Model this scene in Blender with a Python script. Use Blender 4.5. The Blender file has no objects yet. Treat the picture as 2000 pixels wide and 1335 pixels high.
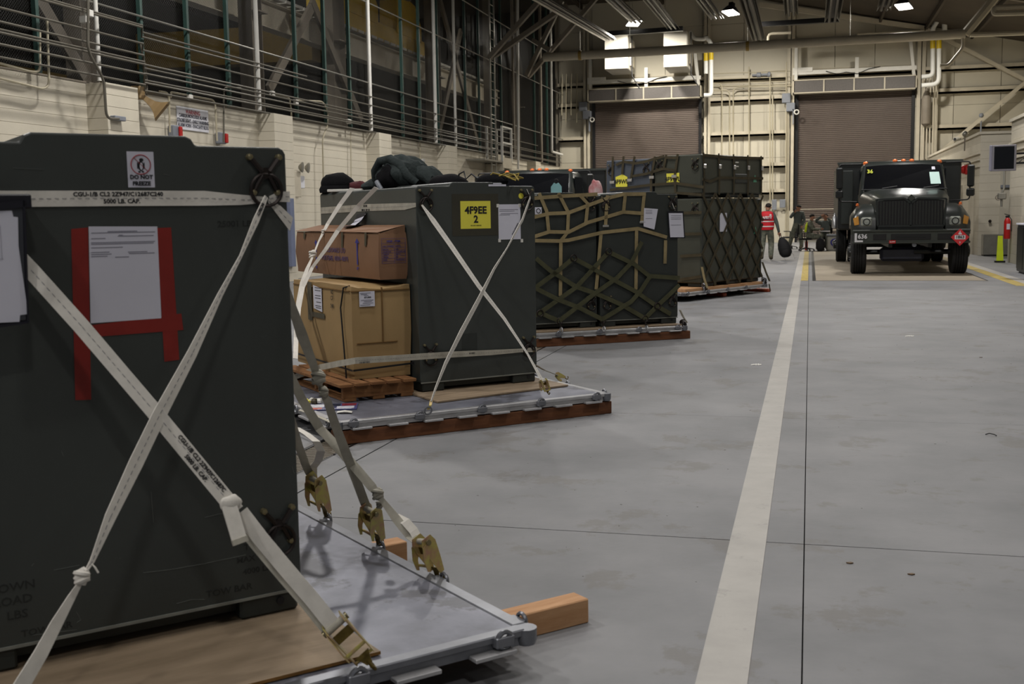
import bpy, math, random
from mathutils import Vector, Matrix
random.seed(7)
SC = bpy.context.scene
COL = SC.collection
# ---------------------------------------------------------------- camera
FPX, CX, CY, HC = 2200.0, 1000.0, 667.5, 1.45
_Y = Vector((582, -254.5, FPX)).normalized()
_Z = -(Vector((1, -.0155, 0)).cross(_Y)).normalized()
if _Z.y > 0: _Z = -_Z
_X = _Y.cross(_Z).normalized()
if _X.x < 0: _X = -_X
cam_d = bpy.data.cameras.new('camera'); cam = bpy.data.objects.new('camera', cam_d); COL.objects.link(cam)
cam_d.sensor_width = 36; cam_d.lens = FPX / 2000 * 36; cam_d.clip_end = 300; cam_d.clip_start = .1
_m = Matrix(((_X.x, -_X.y, -_X.z), (_Y.x, -_Y.y, -_Y.z), (_Z.x, -_Z.y, -_Z.z))).to_4x4()
_m.translation = (0, 0, HC); cam.matrix_world = _m
cam_d.dof.use_dof = True; cam_d.dof.focus_distance = 8.6; cam_d.dof.aperture_fstop = 6.3
SC.camera = cam
# ---------------------------------------------------------------- world, exposure
def lin(v):
    v /= 255.0
    return v / 12.92 if v <= .04045 else ((v + .055) / 1.055) ** 2.4
def rgb(r, g, b): return (lin(r), lin(g), lin(b), 1.0)
W = bpy.data.worlds.new('world'); SC.world = W; W.use_nodes = True
bg = W.node_tree.nodes['Background']; bg.inputs[0].default_value = (.86, .92, 1.0, 1); bg.inputs[1].default_value = .085
SC.view_settings.view_transform = 'Standard'; SC.view_settings.look = 'None'
SC.view_settings.exposure = 0.15; SC.view_settings.gamma = 1.0; SC.view_settings.use_curve_mapping = False
def lamp(name, loc, power, size=.5, col=(1, .86, .66), spread=170, rot=(0, 0, 0)):
    l = bpy.data.lights.new(name, 'AREA'); l.shape = 'SQUARE'; l.size = size; l.energy = power; l.color = col; l.spread = math.radians(spread)
    o = bpy.data.objects.new(name, l); COL.objects.link(o); o.location = loc; o.rotation_euler = rot
    return o
# high bay lamps of the hall, three of them in view (their housings are built further down)
LAMPS_SEEN = [(-7.76, 51.6, 9.98), (-3.42, 50.6, 10.02), (3.55, 49.2, 9.62)]
for p in LAMPS_SEEN: lamp('high_bay_light', (p[0], p[1], p[2] - .09), 820, .5, (1, .94, .83))
LAMPS_OFF = [(x, y, 9.6) for y in (-4, 6, 17, 29) for x in (-8.2, -2.6, 3.0)]
for x, y, z in LAMPS_OFF: lamp('high_bay_light', (x, y, z - .09), (430 if x < -5 else 210) * (.8 if y < 10 else 1.1) * (2.2 if (x > 2 and y > 20) else 1), .6, (1, .965, .93))

UNSEEN_BAY_LAMPS = [(-18.2, 30, 11.0), (-18.2, 44, 11.0)]   # unseen lamps added in the neighbouring bay to brighten crane and rail
for p in UNSEEN_BAY_LAMPS: lamp('high_bay_light', (p[0], p[1], p[2] - .09), 130, .5, (1, .95, .85))
# ---------------------------------------------------------------- pixels of the photograph to points of the place
def ray(px, py):
    d = Vector((px - CX, py - CY, FPX)); return Vector((d.dot(_X), d.dot(_Y), d.dot(_Z)))
def atz(px, py, z=0.0):
    r = ray(px, py); t = (z - HC) / r.z; return Vector((r.x * t, r.y * t, z))
def aty(px, py, y):
    r = ray(px, py); t = y / r.y; return Vector((r.x * t, y, HC + r.z * t))
def atx(px, py, x):
    r = ray(px, py); t = x / r.x; return Vector((x, r.y * t, HC + r.z * t))
class Fr:
    """frame of a pallet: origin on the floor, u along its front edge, v to its back"""
    def __init__(s, x, y, deg):
        s.o = Vector((x, y, 0)); s.a = math.radians(deg); s.M = Matrix.Rotation(s.a, 4, 'Z'); s.M.translation = s.o
        s.R = Matrix.Rotation(-s.a, 3, 'Z')
    def loc(s, p): return s.R @ (Vector(p) - s.o)
    def _r(s, px, py): return s.R @ (Vector((0, 0, HC)) - s.o), s.R @ ray(px, py)
    def onv(s, px, py, v0, z0=0.0, v1=None, z1=1.0):
        o, d = s._r(px, py); k = 0 if v1 is None else (v1 - v0) / (z1 - z0)
        t = (v0 - o.y + k * (o.z - z0)) / (d.y - k * d.z); return o + d * t
    def onu(s, px, py, u0, z0=0.0, u1=None, z1=1.0):
        o, d = s._r(px, py); k = 0 if u1 is None else (u1 - u0) / (z1 - z0)
        t = (u0 - o.x + k * (o.z - z0)) / (d.x - k * d.z); return o + d * t
    def onz(s, px, py, z): return s.loc(atz(px, py, z))
P1, P2, P3, P4 = Fr(-.83, 3.36, 48), Fr(-1.40, 8.07, 44), Fr(-1.37, 13.15, 35), Fr(-.74, 21.04, 62.9)
# ---------------------------------------------------------------- materials
_mats = {}
def M(name, col=None, rough=.6, metal=0.0, var=.06, scale=4.0, bump=0.0, bscale=40.0, spec=.4, emit=0.0, col2=None, stretch=None, alpha=None, trans=0.0, patch=None):
    if name in _mats: return _mats[name]
    m = bpy.data.materials.new(name); m.use_nodes = True; nt = m.node_tree; N = nt.nodes; L = nt.links
    b = N['Principled BSDF']; c = rgb(*col)
    b.inputs['Roughness'].default_value = rough; b.inputs['Metallic'].default_value = metal
    b.inputs['Specular IOR Level'].default_value = spec
    if emit: b.inputs['Emission Color'].default_value = c; b.inputs['Emission Strength'].default_value = emit
    if trans: b.inputs['Transmission Weight'].default_value = trans
    if alpha is not None: b.inputs['Alpha'].default_value = alpha
    tc = N.new('ShaderNodeTexCoord'); mp = N.new('ShaderNodeMapping'); L.new(tc.outputs['Object'], mp.inputs[0])
    if stretch: mp.inputs['Scale'].default_value = stretch
    if var or col2:
        n = N.new('ShaderNodeTexNoise'); n.inputs['Scale'].default_value = scale; n.inputs['Detail'].default_value = 5; n.inputs['Roughness'].default_value = .6
        L.new(mp.outputs[0], n.inputs['Vector'])
        r = N.new('ShaderNodeValToRGB'); r.color_ramp.elements[0].position = .32; r.color_ramp.elements[1].position = .68
        if col2: a, d = rgb(*col2), c
        else:
            a = tuple(x * (1 - var * 1.6) for x in c[:3]) + (1,); d = tuple(min(1, x * (1 + var * 1.6)) for x in c[:3]) + (1,)
        r.color_ramp.elements[0].color = a; r.color_ramp.elements[1].color = d
        L.new(n.outputs['Fac'], r.inputs[0]); out = r.outputs[0]
        if patch:   # scratches and worn spots: (colour, scale, threshold, stretch)
            n2 = N.new('ShaderNodeTexNoise'); n2.inputs['Scale'].default_value = patch[1]; n2.inputs['Detail'].default_value = 8; n2.inputs['Roughness'].default_value = .7
            mp2 = N.new('ShaderNodeMapping'); mp2.inputs['Scale'].default_value = patch[3]; L.new(tc.outputs['Object'], mp2.inputs[0]); L.new(mp2.outputs[0], n2.inputs['Vector'])
            r2 = N.new('ShaderNodeValToRGB'); r2.color_ramp.elements[0].position = patch[2]; r2.color_ramp.elements[1].position = patch[2] + .05
            r2.color_ramp.elements[0].color = (0, 0, 0, 1); r2.color_ramp.elements[1].color = (patch[4] if len(patch) > 4 else 1,) * 3 + (1,)
            L.new(n2.outputs['Fac'], r2.inputs[0])
            mx = N.new('ShaderNodeMix'); mx.data_type = 'RGBA'; L.new(r2.outputs[0], mx.inputs[0]); L.new(out, mx.inputs[6]); mx.inputs[7].default_value = rgb(*patch[0]); out = mx.outputs[2]
        L.new(out, b.inputs['Base Color'])
    else: b.inputs['Base Color'].default_value = c
    if bump:
        n = N.new('ShaderNodeTexNoise'); n.inputs['Scale'].default_value = bscale; n.inputs['Detail'].default_value = 4; L.new(mp.outputs[0], n.inputs['Vector'])
        bp = N.new('ShaderNodeBump'); bp.inputs['Strength'].default_value = bump; bp.inputs['Distance'].default_value = .01
        L.new(n.outputs['Fac'], bp.inputs['Height']); L.new(bp.outputs[0], b.inputs['Normal'])
    m.diffuse_color = c; _mats[name] = m
    return m
# ---------------------------------------------------------------- mesh building
class MB:
    def __init__(s): s.v = []; s.f = []; s.mi = []; s.m = 0
    def add(s, vs, fs):
        n = len(s.v); s.v += [tuple(p) for p in vs]; s.f += [tuple(i + n for i in f) for f in fs]; s.mi += [s.m] * len(fs); return s
    def box(s, x0, x1, y0, y1, z0, z1, T=None):
        vs = [Vector((x, y, z)) for x in (x0, x1) for y in (y0, y1) for z in (z0, z1)]
        if T is not None: vs = [T @ v for v in vs]
        return s.add(vs, [(0, 1, 3, 2), (4, 6, 7, 5), (0, 4, 5, 1), (2, 3, 7, 6), (0, 2, 6, 4), (1, 5, 7, 3)])
    def cbox(s, x0, x1, y0, y1, z0, z1, c=.01, T=None):
        """box with chamfered edges"""
        X, Y, Z = (x0, x1), (y0, y1), (z0, z1); vs = []; idx = {}
        for i in (0, 1):
            for j in (0, 1):
                for k in (0, 1):
                    sx, sy, sz = (1 - 2 * i) * c, (1 - 2 * j) * c, (1 - 2 * k) * c
                    for a, p in enumerate(((X[i], Y[j] + sy, Z[k] + sz), (X[i] + sx, Y[j], Z[k] + sz), (X[i] + sx, Y[j] + sy, Z[k]))):
                        idx[(i, j, k, a)] = len(vs); vs.append(Vector(p))
        fs = []
        for i in (0, 1):
            fs.append([idx[(i, 0, 0, 0)], idx[(i, 1, 0, 0)], idx[(i, 1, 1, 0)], idx[(i, 0, 1, 0)]])
            fs.append([idx[(0, i, 0, 1)], idx[(1, i, 0, 1)], idx[(1, i, 1, 1)], idx[(0, i, 1, 1)]])
            fs.append([idx[(0, 0, i, 2)], idx[(1, 0, i, 2)], idx[(1, 1, i, 2)], idx[(0, 1, i, 2)]])
            for j in (0, 1):
                fs.append([idx[(i, j, 0, 0)], idx[(i, j, 1, 0)], idx[(i, j, 1, 1)], idx[(i, j, 0, 1)]])
                fs.append([idx[(i, 0, j, 0)], idx[(i, 1, j, 0)], idx[(i, 1, j, 2)], idx[(i, 0, j, 2)]])
                fs.append([idx[(0, i, j, 1)], idx[(1, i, j, 1)], idx[(1, i, j, 2)], idx[(0, i, j, 2)]])
                for k in (0, 1): fs.append([idx[(i, j, k, 0)], idx[(i, j, k, 1)], idx[(i, j, k, 2)]])
        ce = Vector(((x0 + x1) / 2, (y0 + y1) / 2, (z0 + z1) / 2)); out = []
        for f in fs:
            a, b, d = vs[f[0]], vs[f[1]], vs[f[2]]; n = (b - a).cross(d - a)
            mid = sum((vs[q] for q in f), Vector()) / len(f)
            out.append(f if n.dot(mid - ce) > 0 else f[::-1])
        if T is not None: vs = [T @ v for v in vs]
        return s.add(vs, out)
    def bar(s, p, q, w, h, up=(0, 0, 1)):
        p, q = Vector(p), Vector(q); d = (q - p).normalized(); up = Vector(up)
        if abs(d.dot(up)) > .98: up = Vector((1, 0, 0))
        a = d.cross(up).normalized() * w / 2; b = a.cross(d).normalized() * h / 2
        vs = [c + i * a + j * b for c in (p, q) for i, j in ((-1, -1), (1, -1), (1, 1), (-1, 1))]
        return s.add(vs, [(3, 2, 1, 0), (4, 5, 6, 7), (0, 1, 5, 4), (1, 2, 6, 5), (2, 3, 7, 6), (3, 0, 4, 7)])
    def tube(s, pts, r, n=8, closed=False, caps=True):
        pts = [Vector(p) for p in pts]; k = len(pts); rs = r if isinstance(r, (list, tuple)) else [r] * k
        dirs = []
        for i in range(k):
            a = pts[i - 1] if (i or closed) else pts[i]; b = pts[(i + 1) % k] if (i < k - 1 or closed) else pts[i]
            dirs.append((b - a).normalized())
        up = Vector((0, 0, 1)) if abs(dirs[0].z) < .9 else Vector((1, 0, 0))
        x = dirs[0].cross(up).normalized(); vs = []
        for i in range(k):
            x = (x - dirs[i] * x.dot(dirs[i])).normalized(); y = dirs[i].cross(x)
            vs += [pts[i] + rs[i] * (math.cos(t) * x + math.sin(t) * y) for t in (2 * math.pi * j / n for j in range(n))]
        fs = []
        for i in range(k if closed else k - 1):
            a, b = i * n, ((i + 1) % k) * n
            fs += [(a + j, a + (j + 1) % n, b + (j + 1) % n, b + j) for j in range(n)]
        if caps and not closed: fs += [tuple(range(n - 1, -1, -1)), tuple((k - 1) * n + j for j in range(n))]
        return s.add(vs, fs)
    def ring(s, c, R, r, nrm=(0, 1, 0), n=20, m=6, a0=0, a1=360):
        nrm = Vector(nrm).normalized(); u = nrm.orthogonal().normalized()
        if abs(nrm.z) < .9: u = nrm.cross(Vector((0, 0, 1))).normalized()
        w = u.cross(nrm); full = a1 - a0 >= 360; cnt = n if full else n + 1
        pts = [Vector(c) + R * (math.cos(t) * u + math.sin(t) * w) for t in (math.radians(a0 + (a1 - a0) * i / n) for i in range(cnt))]
        return s.tube(pts, r, m, closed=full)
    def ribbon(s, pts, wd, t=.003):
        """strap: points, one width vector each (or one for all), thickness t"""
        pts = [Vector(p) for p in pts]; k = len(pts)
        wd = [Vector(w) for w in wd] if isinstance(wd[0], (tuple, list, Vector)) else [Vector(wd)] * k
        vs = []
        for i in range(k):
            d = (pts[min(k - 1, i + 1)] - pts[max(0, i - 1)]); n = d.cross(wd[i])
            n = n.normalized() * t / 2 if n.length > 1e-9 else Vector((0, t / 2, 0)); h = wd[i] / 2
            vs += [pts[i] - h - n, pts[i] + h - n, pts[i] + h + n, pts[i] - h + n]
        fs = [(3, 2, 1, 0), tuple((k - 1) * 4 + j for j in range(4))]
        for i in range(k - 1):
            a, b = i * 4, i * 4 + 4
            fs += [(a + j, a + (j + 1) % 4, b + (j + 1) % 4, b + j) for j in range(4)]
        return s.add(vs, fs)
    def prism(s, poly, off):
        """closed polygon (3d points) pushed by vector off"""
        poly = [Vector(p) for p in poly]; k = len(poly); off = Vector(off)
        return s.add(poly + [p + off for p in poly], [tuple(range(k - 1, -1, -1)), tuple(range(k, 2 * k))] + [(i, (i + 1) % k, k + (i + 1) % k, k + i) for i in range(k)])
    def lathe(s, prof, c=(0, 0, 0), axis=(0, 0, 1), n=20):
        ax = Vector(axis).normalized(); u = ax.orthogonal().normalized(); w = ax.cross(u); c = Vector(c); vs = []
        for r, h in prof: vs += [c + ax * h + r * (math.cos(t) * u + math.sin(t) * w) for t in (2 * math.pi * j / n for j in range(n))]
        fs = [(i * n + j, i * n + (j + 1) % n, (i + 1) * n + (j + 1) % n, (i + 1) * n + j) for i in range(len(prof) - 1) for j in range(n)]
        fs += [tuple(range(n - 1, -1, -1)), tuple((len(prof) - 1) * n + j for j in range(n))]
        return s.add(vs, fs)
    def ell(s, c, r, n=14, m=9, T=None, f=None):
        c = Vector(c); vs = []
        for i in range(m + 1):
            a = math.pi * i / m
            for j in range(n):
                b = 2 * math.pi * j / n; p = Vector((math.sin(a) * math.cos(b), math.sin(a) * math.sin(b), math.cos(a)))
                k = f(p) if f else 1.0
                q = Vector((p.x * r[0] * k, p.y * r[1] * k, p.z * r[2] * k)); vs.append(c + (T @ q if T is not None else q))
        return s.add(vs, [(i * n + j, (i + 1) * n + j, (i + 1) * n + (j + 1) % n, i * n + (j + 1) % n) for i in range(m) for j in range(n)])
    def mesh(s, name, mat, smooth=False):
        me = bpy.data.meshes.new(name); me.from_pydata(s.v, [], s.f)
        for m in (mat if isinstance(mat, (list, tuple)) else [mat]): me.materials.append(m)
        if isinstance(mat, (list, tuple)): me.polygons.foreach_set('material_index', s.mi)
        if smooth:
            me.polygons.foreach_set('use_smooth', [True] * len(me.polygons))
            try: me.set_sharp_from_angle(angle=math.radians(smooth if smooth > 1 else 40))
            except Exception: pass
        me.update(); return me
    def build(s, name, mat, parent=None, fr=None, smooth=False, centre=False):
        me = s.mesh(name, mat, smooth); o = bpy.data.objects.new(name, me); COL.objects.link(o)
        if parent is not None: o.parent = parent
        elif fr is not None: o.matrix_world = fr.M
        elif centre:
            xs, ys, zs = zip(*s.v); c = Vector(((min(xs) + max(xs)) / 2, (min(ys) + max(ys)) / 2, min(zs)))
            me.transform(Matrix.Translation(-c)); o.location = c
        return o
def put(name, me, parent, loc=(0, 0, 0), rz=0.0, scale=None):
    o = bpy.data.objects.new(name, me); COL.objects.link(o); o.parent = parent; o.location = loc; o.rotation_euler = (0, 0, rz)
    if scale: o.scale = scale
    return o
def tag(o, label=None, cat=None, group=None, kind=None):
    if label: o['label'] = label
    if cat: o['category'] = cat
    if group: o['group'] = group
    if kind: o['kind'] = kind
    return o
def thing(name, label, cat, loc=(0, 0, 0), rz=0.0, group=None, fr=None, kind=None):
    o = bpy.data.objects.new(name, None); COL.objects.link(o); o.empty_display_size = .2
    if fr is not None: o.matrix_world = fr.M
    else: o.location = loc; o.rotation_euler = (0, 0, rz)
    return tag(o, label, cat, group, kind)
def struct(name, label=None, loc=(0, 0, 0)):
    o = bpy.data.objects.new(name, None); COL.objects.link(o); o.location = loc; o['kind'] = 'structure'
    if label: o['label'] = label
    return o
def copy_tree(o, parent=None):
    c = o.copy(); COL.objects.link(c)
    if parent is not None: c.parent = parent
    for ch in list(o.children): copy_tree(ch, c)
    return c
def text(txt, size, mat, parent, loc, X, Yv, name='lettering', depth=.0006, bold=0.0, align='CENTER', sx=1.0):
    """flat print: X = reading direction, Yv = up direction of the letters (parent space)"""
    cu = bpy.data.curves.new(name, 'FONT'); cu.body = txt; cu.size = size; cu.extrude = depth; cu.offset = bold; cu.align_x = align; cu.align_y = 'CENTER'
    cu.resolution_u = 2
    t = bpy.data.objects.new(name, cu); me = bpy.data.meshes.new_from_object(t); bpy.data.objects.remove(t); bpy.data.curves.remove(cu)
    me.materials.clear(); me.materials.append(mat)
    X = Vector(X).normalized(); Yv = Vector(Yv); Yv = (Yv - X * X.dot(Yv)).normalized(); Zv = X.cross(Yv)
    T = Matrix((X, Yv, Zv)).transposed().to_4x4(); T.translation = Vector(loc)
    me.transform(T @ Matrix.Diagonal((sx, 1, 1, 1)))
    me.name = name; o = bpy.data.objects.new(name, me); COL.objects.link(o); o.parent = parent
    return o
def arc(c, r, a0, a1, n, f):
    return [Vector(c) + f(r * math.cos(math.radians(a0 + (a1 - a0) * i / n)), r * math.sin(math.radians(a0 + (a1 - a0) * i / n))) for i in range(n + 1)]
def fillet(pts, r=.12, n=4):
    """round the corners of a polyline"""
    pts = [Vector(p) for p in pts]; out = [pts[0]]
    for i in range(1, len(pts) - 1):
        a, b, c = pts[i - 1], pts[i], pts[i + 1]; da, dc = (a - b), (c - b); rr = min(r, da.length * .45, dc.length * .45)
        p, q = b + da.normalized() * rr, b + dc.normalized() * rr
        for k in range(n + 1):
            t = k / n; out.append(p * (1 - t) ** 2 + b * 2 * t * (1 - t) + q * t * t)
    return out + [pts[-1]]
# ================================================================ SETTING
m_conc = M('concrete', (126, 126, 128), rough=.62, var=.07, scale=1.1, bump=.12, bscale=30, col2=(106, 107, 109), patch=((96, 91, 84), 1.9, .56, (1, 1, 1), .42))
m_gap = M('joint_filler', (66, 64, 62), rough=.9)
m_line = M('floor_paint_white', (160, 157, 152), rough=.55, var=.05, scale=5, patch=((132, 130, 126), 6, .6, (1, 1, 1), .5))
m_yel = M('floor_paint_yellow', (168, 148, 78), rough=.6, var=.15, scale=6, patch=((128, 120, 100), 7, .55, (1, 1, 1), .8))
m_blk = M('painted_block', (196, 189, 172), rough=.62, var=.035, scale=1.5, bump=.25, bscale=60, spec=.3)
m_pan = M('wall_panel_paint', (186, 180, 164), rough=.55, var=.03, scale=.6, spec=.35)
m_mort = M('block_joint', (158, 150, 134), rough=.85)
m_beige = M('beige_steel', (184, 176, 158), rough=.5, var=.05, scale=2)
m_tan = M('tan_steel', (116, 108, 96), rough=.6, var=.08, scale=2)
m_white = M('white_steel', (205, 203, 196), rough=.45, var=.03)
m_galv = M('galvanised', (150, 148, 140), rough=.4, metal=.7, var=.06)
m_cond = M('conduit_metal', (98, 94, 84), rough=.5, metal=.3, var=.05)
m_condp = M('conduit_painted', (168, 160, 138), rough=.5, var=.04)
m_green = M('green_mullion', (44, 68, 62), rough=.5, var=.08)
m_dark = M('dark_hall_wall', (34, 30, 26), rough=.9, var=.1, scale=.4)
m_roofd = M('roof_deck', (66, 58, 48), rough=.85, var=.1, scale=.5)
m_black = M('black_steel', (22, 22, 24), rough=.45, var=.1)
m_door = M('roller_door_slats', (88, 78, 72), rough=.5, var=.05, scale=.8)
m_gril = M('vent_grille_mesh', (90, 86, 84), rough=.55, var=.1, scale=30)
m_ycr = M('crane_yellow', (214, 178, 24), rough=.5, var=.06)
m_grey = M('equipment_grey', (120, 124, 132), rough=.5, var=.04)
m_blue = M('grey_blue_panel', (104, 112, 136), rough=.5, var=.04)
m_red = M('signal_red', (170, 30, 28), rough=.4, var=.05)
m_wire = M('black_wire', (18, 18, 20), rough=.5, var=0)

# ---- floor: cast slabs between open joints, one trench drain
fl = struct('floor', 'grey concrete hall floor cast in slabs')
b = MB(); b.box(-30, 14, -8, 58, -.3, -.124); b.build('slab_base', m_gap, fl)
XB = [(-30, -12.3), (-12.295, -7.9), (-7.895, -3.10), (-2.82, -2.632), (-2.62, -.0075), (-.0025, 6.1), (6.105, 14)]
YB = [-8, -1.4, 4.98, 8.1, 14.4, 17.5, 24.6, 31, 38, 45, 56.4]
YG = {4.98: .004, 17.5: .004}
for x0, x1 in XB:
    for i in range(len(YB) - 1):
        g0, g1 = YG.get(YB[i], .0018), YG.get(YB[i + 1], .0018)
        MB().box(x0, x1, YB[i] + g0, YB[i + 1] - g1, -.12, 0).build('slab', m_conc, fl)
dr = tag(thing('trench_drain', 'long slotted steel trench drain set in the floor between the two nearest pallets', 'drain', (-2.96, 7, -.03)), kind=None)
b = MB(); b.box(-.14, .14, -15, 49, -.25, -.2); b.box(-.14, -.115, -15, 49, -.2, .029); b.box(.115, .14, -15, 49, -.2, .029); b.build('drain_channel', m_black, dr)
b = MB()
for i in range(170): y = -2.4 + i * .034; b.box(-.112, .112, y, y + .016, 0, .026)
b.box(-.112, .112, -15, -2.4, 0, .026); b.box(-.112, .112, 3.4, 49, 0, .026)
tag(b.build('grate_bars', m_tan, dr), kind='stuff')
def mark(n, x0, x1, y0, y1, m, lab): return tag(MB().box(x0, x1, y0, y1, .0, .0025).build(n, m, centre=True), lab, kind='structure')
mark('trim_1', -.325, -.168, -7, 44.3, m_line, 'long white line painted along the open floor')
mark('trim_2', -.168, -.02, 24.6, 43, m_yel, 'yellow line beside the steel weighing plate, by the white line')
mark('trim_3', 3.78, 4.02, 22.9, 46, m_yel, 'yellow line on the office side of the weighing plate')
mark('trim_4', 4.02, 4.22, 19.4, 46, m_line, 'white line near the office wall')
pl = thing('weighing_plate', 'beige steel vehicle plate in the floor under the fuel truck', 'floor plate', (1.86, 24.6, 0))
m_plate = M('tread_plate', (142, 132, 116), rough=.5, var=.08, scale=.7, bump=.5, bscale=80, spec=.4)
for i in range(4):
    MB().box(-1.72, 1.62, i * 4.62, i * 4.62 + 4.6, .0, .006).build('plate', m_plate, pl)
b = MB(); b.box(-1.79, -1.72, 0, 18.5, .0, .005); b.box(1.62, 1.66, 0, 18.5, .0, .005); b.build('edge_gap', m_wire, pl)
# small litter on the floor
for px, py, k, lab in ((1475, 713, 0, 'tiny crumpled white scrap on the floor left of the white line'), (1936, 850, 1, 'bent dark twist tie lying near the right edge of the floor'), (1780, 1122, 2, 'small brown leaf scrap on the bare floor'), (1660, 1100, 2, 'tiny dark fleck on the floor right of the long joint'), (1775, 657, 0, 'white paper sliver on the floor in front of the fuel truck'), (1916, 698, 2, 'small brown chip on the floor near the right edge')):
    p = atz(px, py); b = MB()
    if k == 0:
        for i in range(4): b.ribbon([p + Vector((.022 * i - .04, .01 * (i % 2), .004)), p + Vector((.022 * i - .01, .02 * (i % 3), .010))], (0, .016, .006), .002)
        o = b.build('paper_scrap', m_white, centre=True)
    elif k == 1:
        b.tube([p + Vector((-.035, 0, .006)), p + Vector((-.01, .01, .012)), p + Vector((.02, -.004, .008)), p + Vector((.026, -.03, .006))], .0035, 6); o = b.build('cable_scrap', m_wire, centre=True)
    else:
        b.prism([p + Vector(q) for q in ((-.015, 0, .001), (0, -.008, .001), (.014, .002, .001), (.003, .012, .001))], (0, 0, .004)); o = b.build('debris_chip', M('leaf_brown', (92, 70, 44)), centre=True)
    tag(o, lab, 'litter')
# scuffed dirt flakes nobody could count
b = MB()
for i in range(230):
    x, y = random.uniform(-2.4, 3.4), random.uniform(2.6, 22); r = random.uniform(.0012, .005) * (1 + y * .06)
    b.prism([Vector((x + r * math.cos(a), y + r * .7 * math.sin(a), .0)) for a in (0, 1.3, 2.9, 4.6)], (0, 0, .001))
tag(b.build('floor_grit', M('grit', (84, 80, 76), rough=.9)), 'scattered specks of dark grit over the concrete floor', 'grit', kind='stuff')

# ---- left wall: block courses and pilasters
XW = -12.2; CH = .2032; NC = 19; ZT = CH * NC
wl = struct('wall_left', 'cream painted block wall below the wire mesh')
MB().box(XW - .2, XW - .006, 4, 56, 0, ZT - .01).build('wall_core', m_mort, wl)
PY = [11.2, 17.9, 24.25, 30.75, 37.1, 43.4, 49.7]
PW = .48
bays = []; y = 4.0
for c in PY: bays.append((y, c - PW)); y = c + PW
bays.append((y, 56))
for y0, y1 in bays:
    me = MB().cbox(XW - .012 - .18, XW, 0, y1 - y0 - .002, .0025, CH - .0025, .003).mesh('block_course', m_blk)
    for k in range(NC): put('block_course', me, wl, (0, y0, k * CH))
me = MB().cbox(XW - .02, XW + .40, -PW, PW, .0025, CH - .0025, .003).mesh('pilaster_block', m_blk)
for c in PY:
    for k in range(NC): put('pilaster_block', me, wl, (0, c, k * CH))
MB().box(XW - .2, XW + .01, 4, 56, ZT, ZT + .03).build('cap', m_tan, wl)

# ---- wire mesh screen on top of the wall
ms = thing('mesh_partition', 'tall dark wire mesh screen with green uprights above the block wall', 'mesh partition', (XW + .1, 30, ZT))
def L_(o, p): return Vector(p) - o.location
ZP = 11.5
wm = bpy.data.materials.new('woven_wire'); wm.use_nodes = True; nt = wm.node_tree; N = nt.nodes; L = nt.links
bs = N['Principled BSDF']; bs.inputs['Base Color'].default_value = rgb(52, 52, 50); bs.inputs['Roughness'].default_value = .5
tc = N.new('ShaderNodeTexCoord'); mp = N.new('ShaderNodeMapping'); mp.inputs['Rotation'].default_value = (math.radians(45), 0, 0); mp.inputs['Scale'].default_value = (0, 24, 24); L.new(tc.outputs['Object'], mp.inputs[0])
sp = N.new('ShaderNodeSeparateXYZ'); L.new(mp.outputs[0], sp.inputs[0]); ors = []
for ax in (1, 2):
    fr_ = N.new('ShaderNodeMath'); fr_.operation = 'FRACT'; L.new(sp.outputs[ax], fr_.inputs[0])
    lt = N.new('ShaderNodeMath'); lt.operation = 'LESS_THAN'; lt.inputs[1].default_value = .06; L.new(fr_.outputs[0], lt.inputs[0]); ors.append(lt)
mxm = N.new('ShaderNodeMath'); mxm.operation = 'MAXIMUM'; L.new(ors[0].outputs[0], mxm.inputs[0]); L.new(ors[1].outputs[0], mxm.inputs[1]); L.new(mxm.outputs[0], bs.inputs['Alpha'])
tag(MB().box(-.003, 0, -24, 26, .03, ZP - ZT).build('wire_mesh', wm, ms), kind='stuff')
for px in (70, 273, 363, 441, 573, 630, 678, 781, 815, 851, 905, 932, 960, 975, 1040, 1065):
    yy = atx(px, 150, -12.1)[1]; MB().box(.02, .10, yy - 30 - .04, yy - 30 + .04, .0, ZP - ZT).build('mullion', m_green, ms)
for px, w in ((193, .04), (503, .052), (721, .055), (848, .06), (887, .05), (1001, .06), (1010, .05), (1055, .07)):
    yy = atx(px, 150, -11.95)[1]; MB().tube([(.16, yy - 30, .03), (.16, yy - 30, ZP - ZT)], w, 10).build('post', m_white if px < 960 else m_tan, ms, smooth=True)
for z in (1.35, 3.55, 5.2):
    MB().tube([(.13, -24, z), (.13, 26, z)], .02, 6).build('rail', m_galv, ms, smooth=True)
# ---- conduit runs strapped along the wall and mesh
G_c = 'parallel steel conduits running along the top of the block wall'
for i, y in enumerate((69, 78, 103, 130, 137, 147, 160, 165, 180)):
    z = atx(300, y, -11.9)[2]; jog = .12 if i % 2 else .07; y0 = 8 + .4 * (i % 3); y1 = (25.8, 46, 50, 53, 55, 39, 55, 54, 52)[i]
    pts = [(-11.72, y0, z + jog), (-11.72, 18.5, z + jog), (-11.9, 18.75, z)] + [q for c in () for q in ((-11.9, c - .72, z), (-11.74, c - .5, z + .03), (-11.74, c + .5, z + .03), (-11.9, c + .72, z))] + [(-11.9, y1, z)]
    tag(MB().tube(pts, .019, 6).build('conduit', m_cond, centre=True, smooth=True), ('topmost', 'second highest', 'third highest', 'fourth from the top', 'middle', 'fourth from the bottom', 'third lowest', 'second lowest', 'lowest')[i] + ' of the conduits running along the top of the block wall', 'conduit', G_c)
def cond(pix, X, lab, r=.02, m=None, fil=.15):
    pts = fillet([atx(a, b_, X) for a, b_ in pix], fil); return tag(MB().tube(pts, r, 7).build('conduit', m or m_cond, centre=True, smooth=True), lab, 'conduit')
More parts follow.
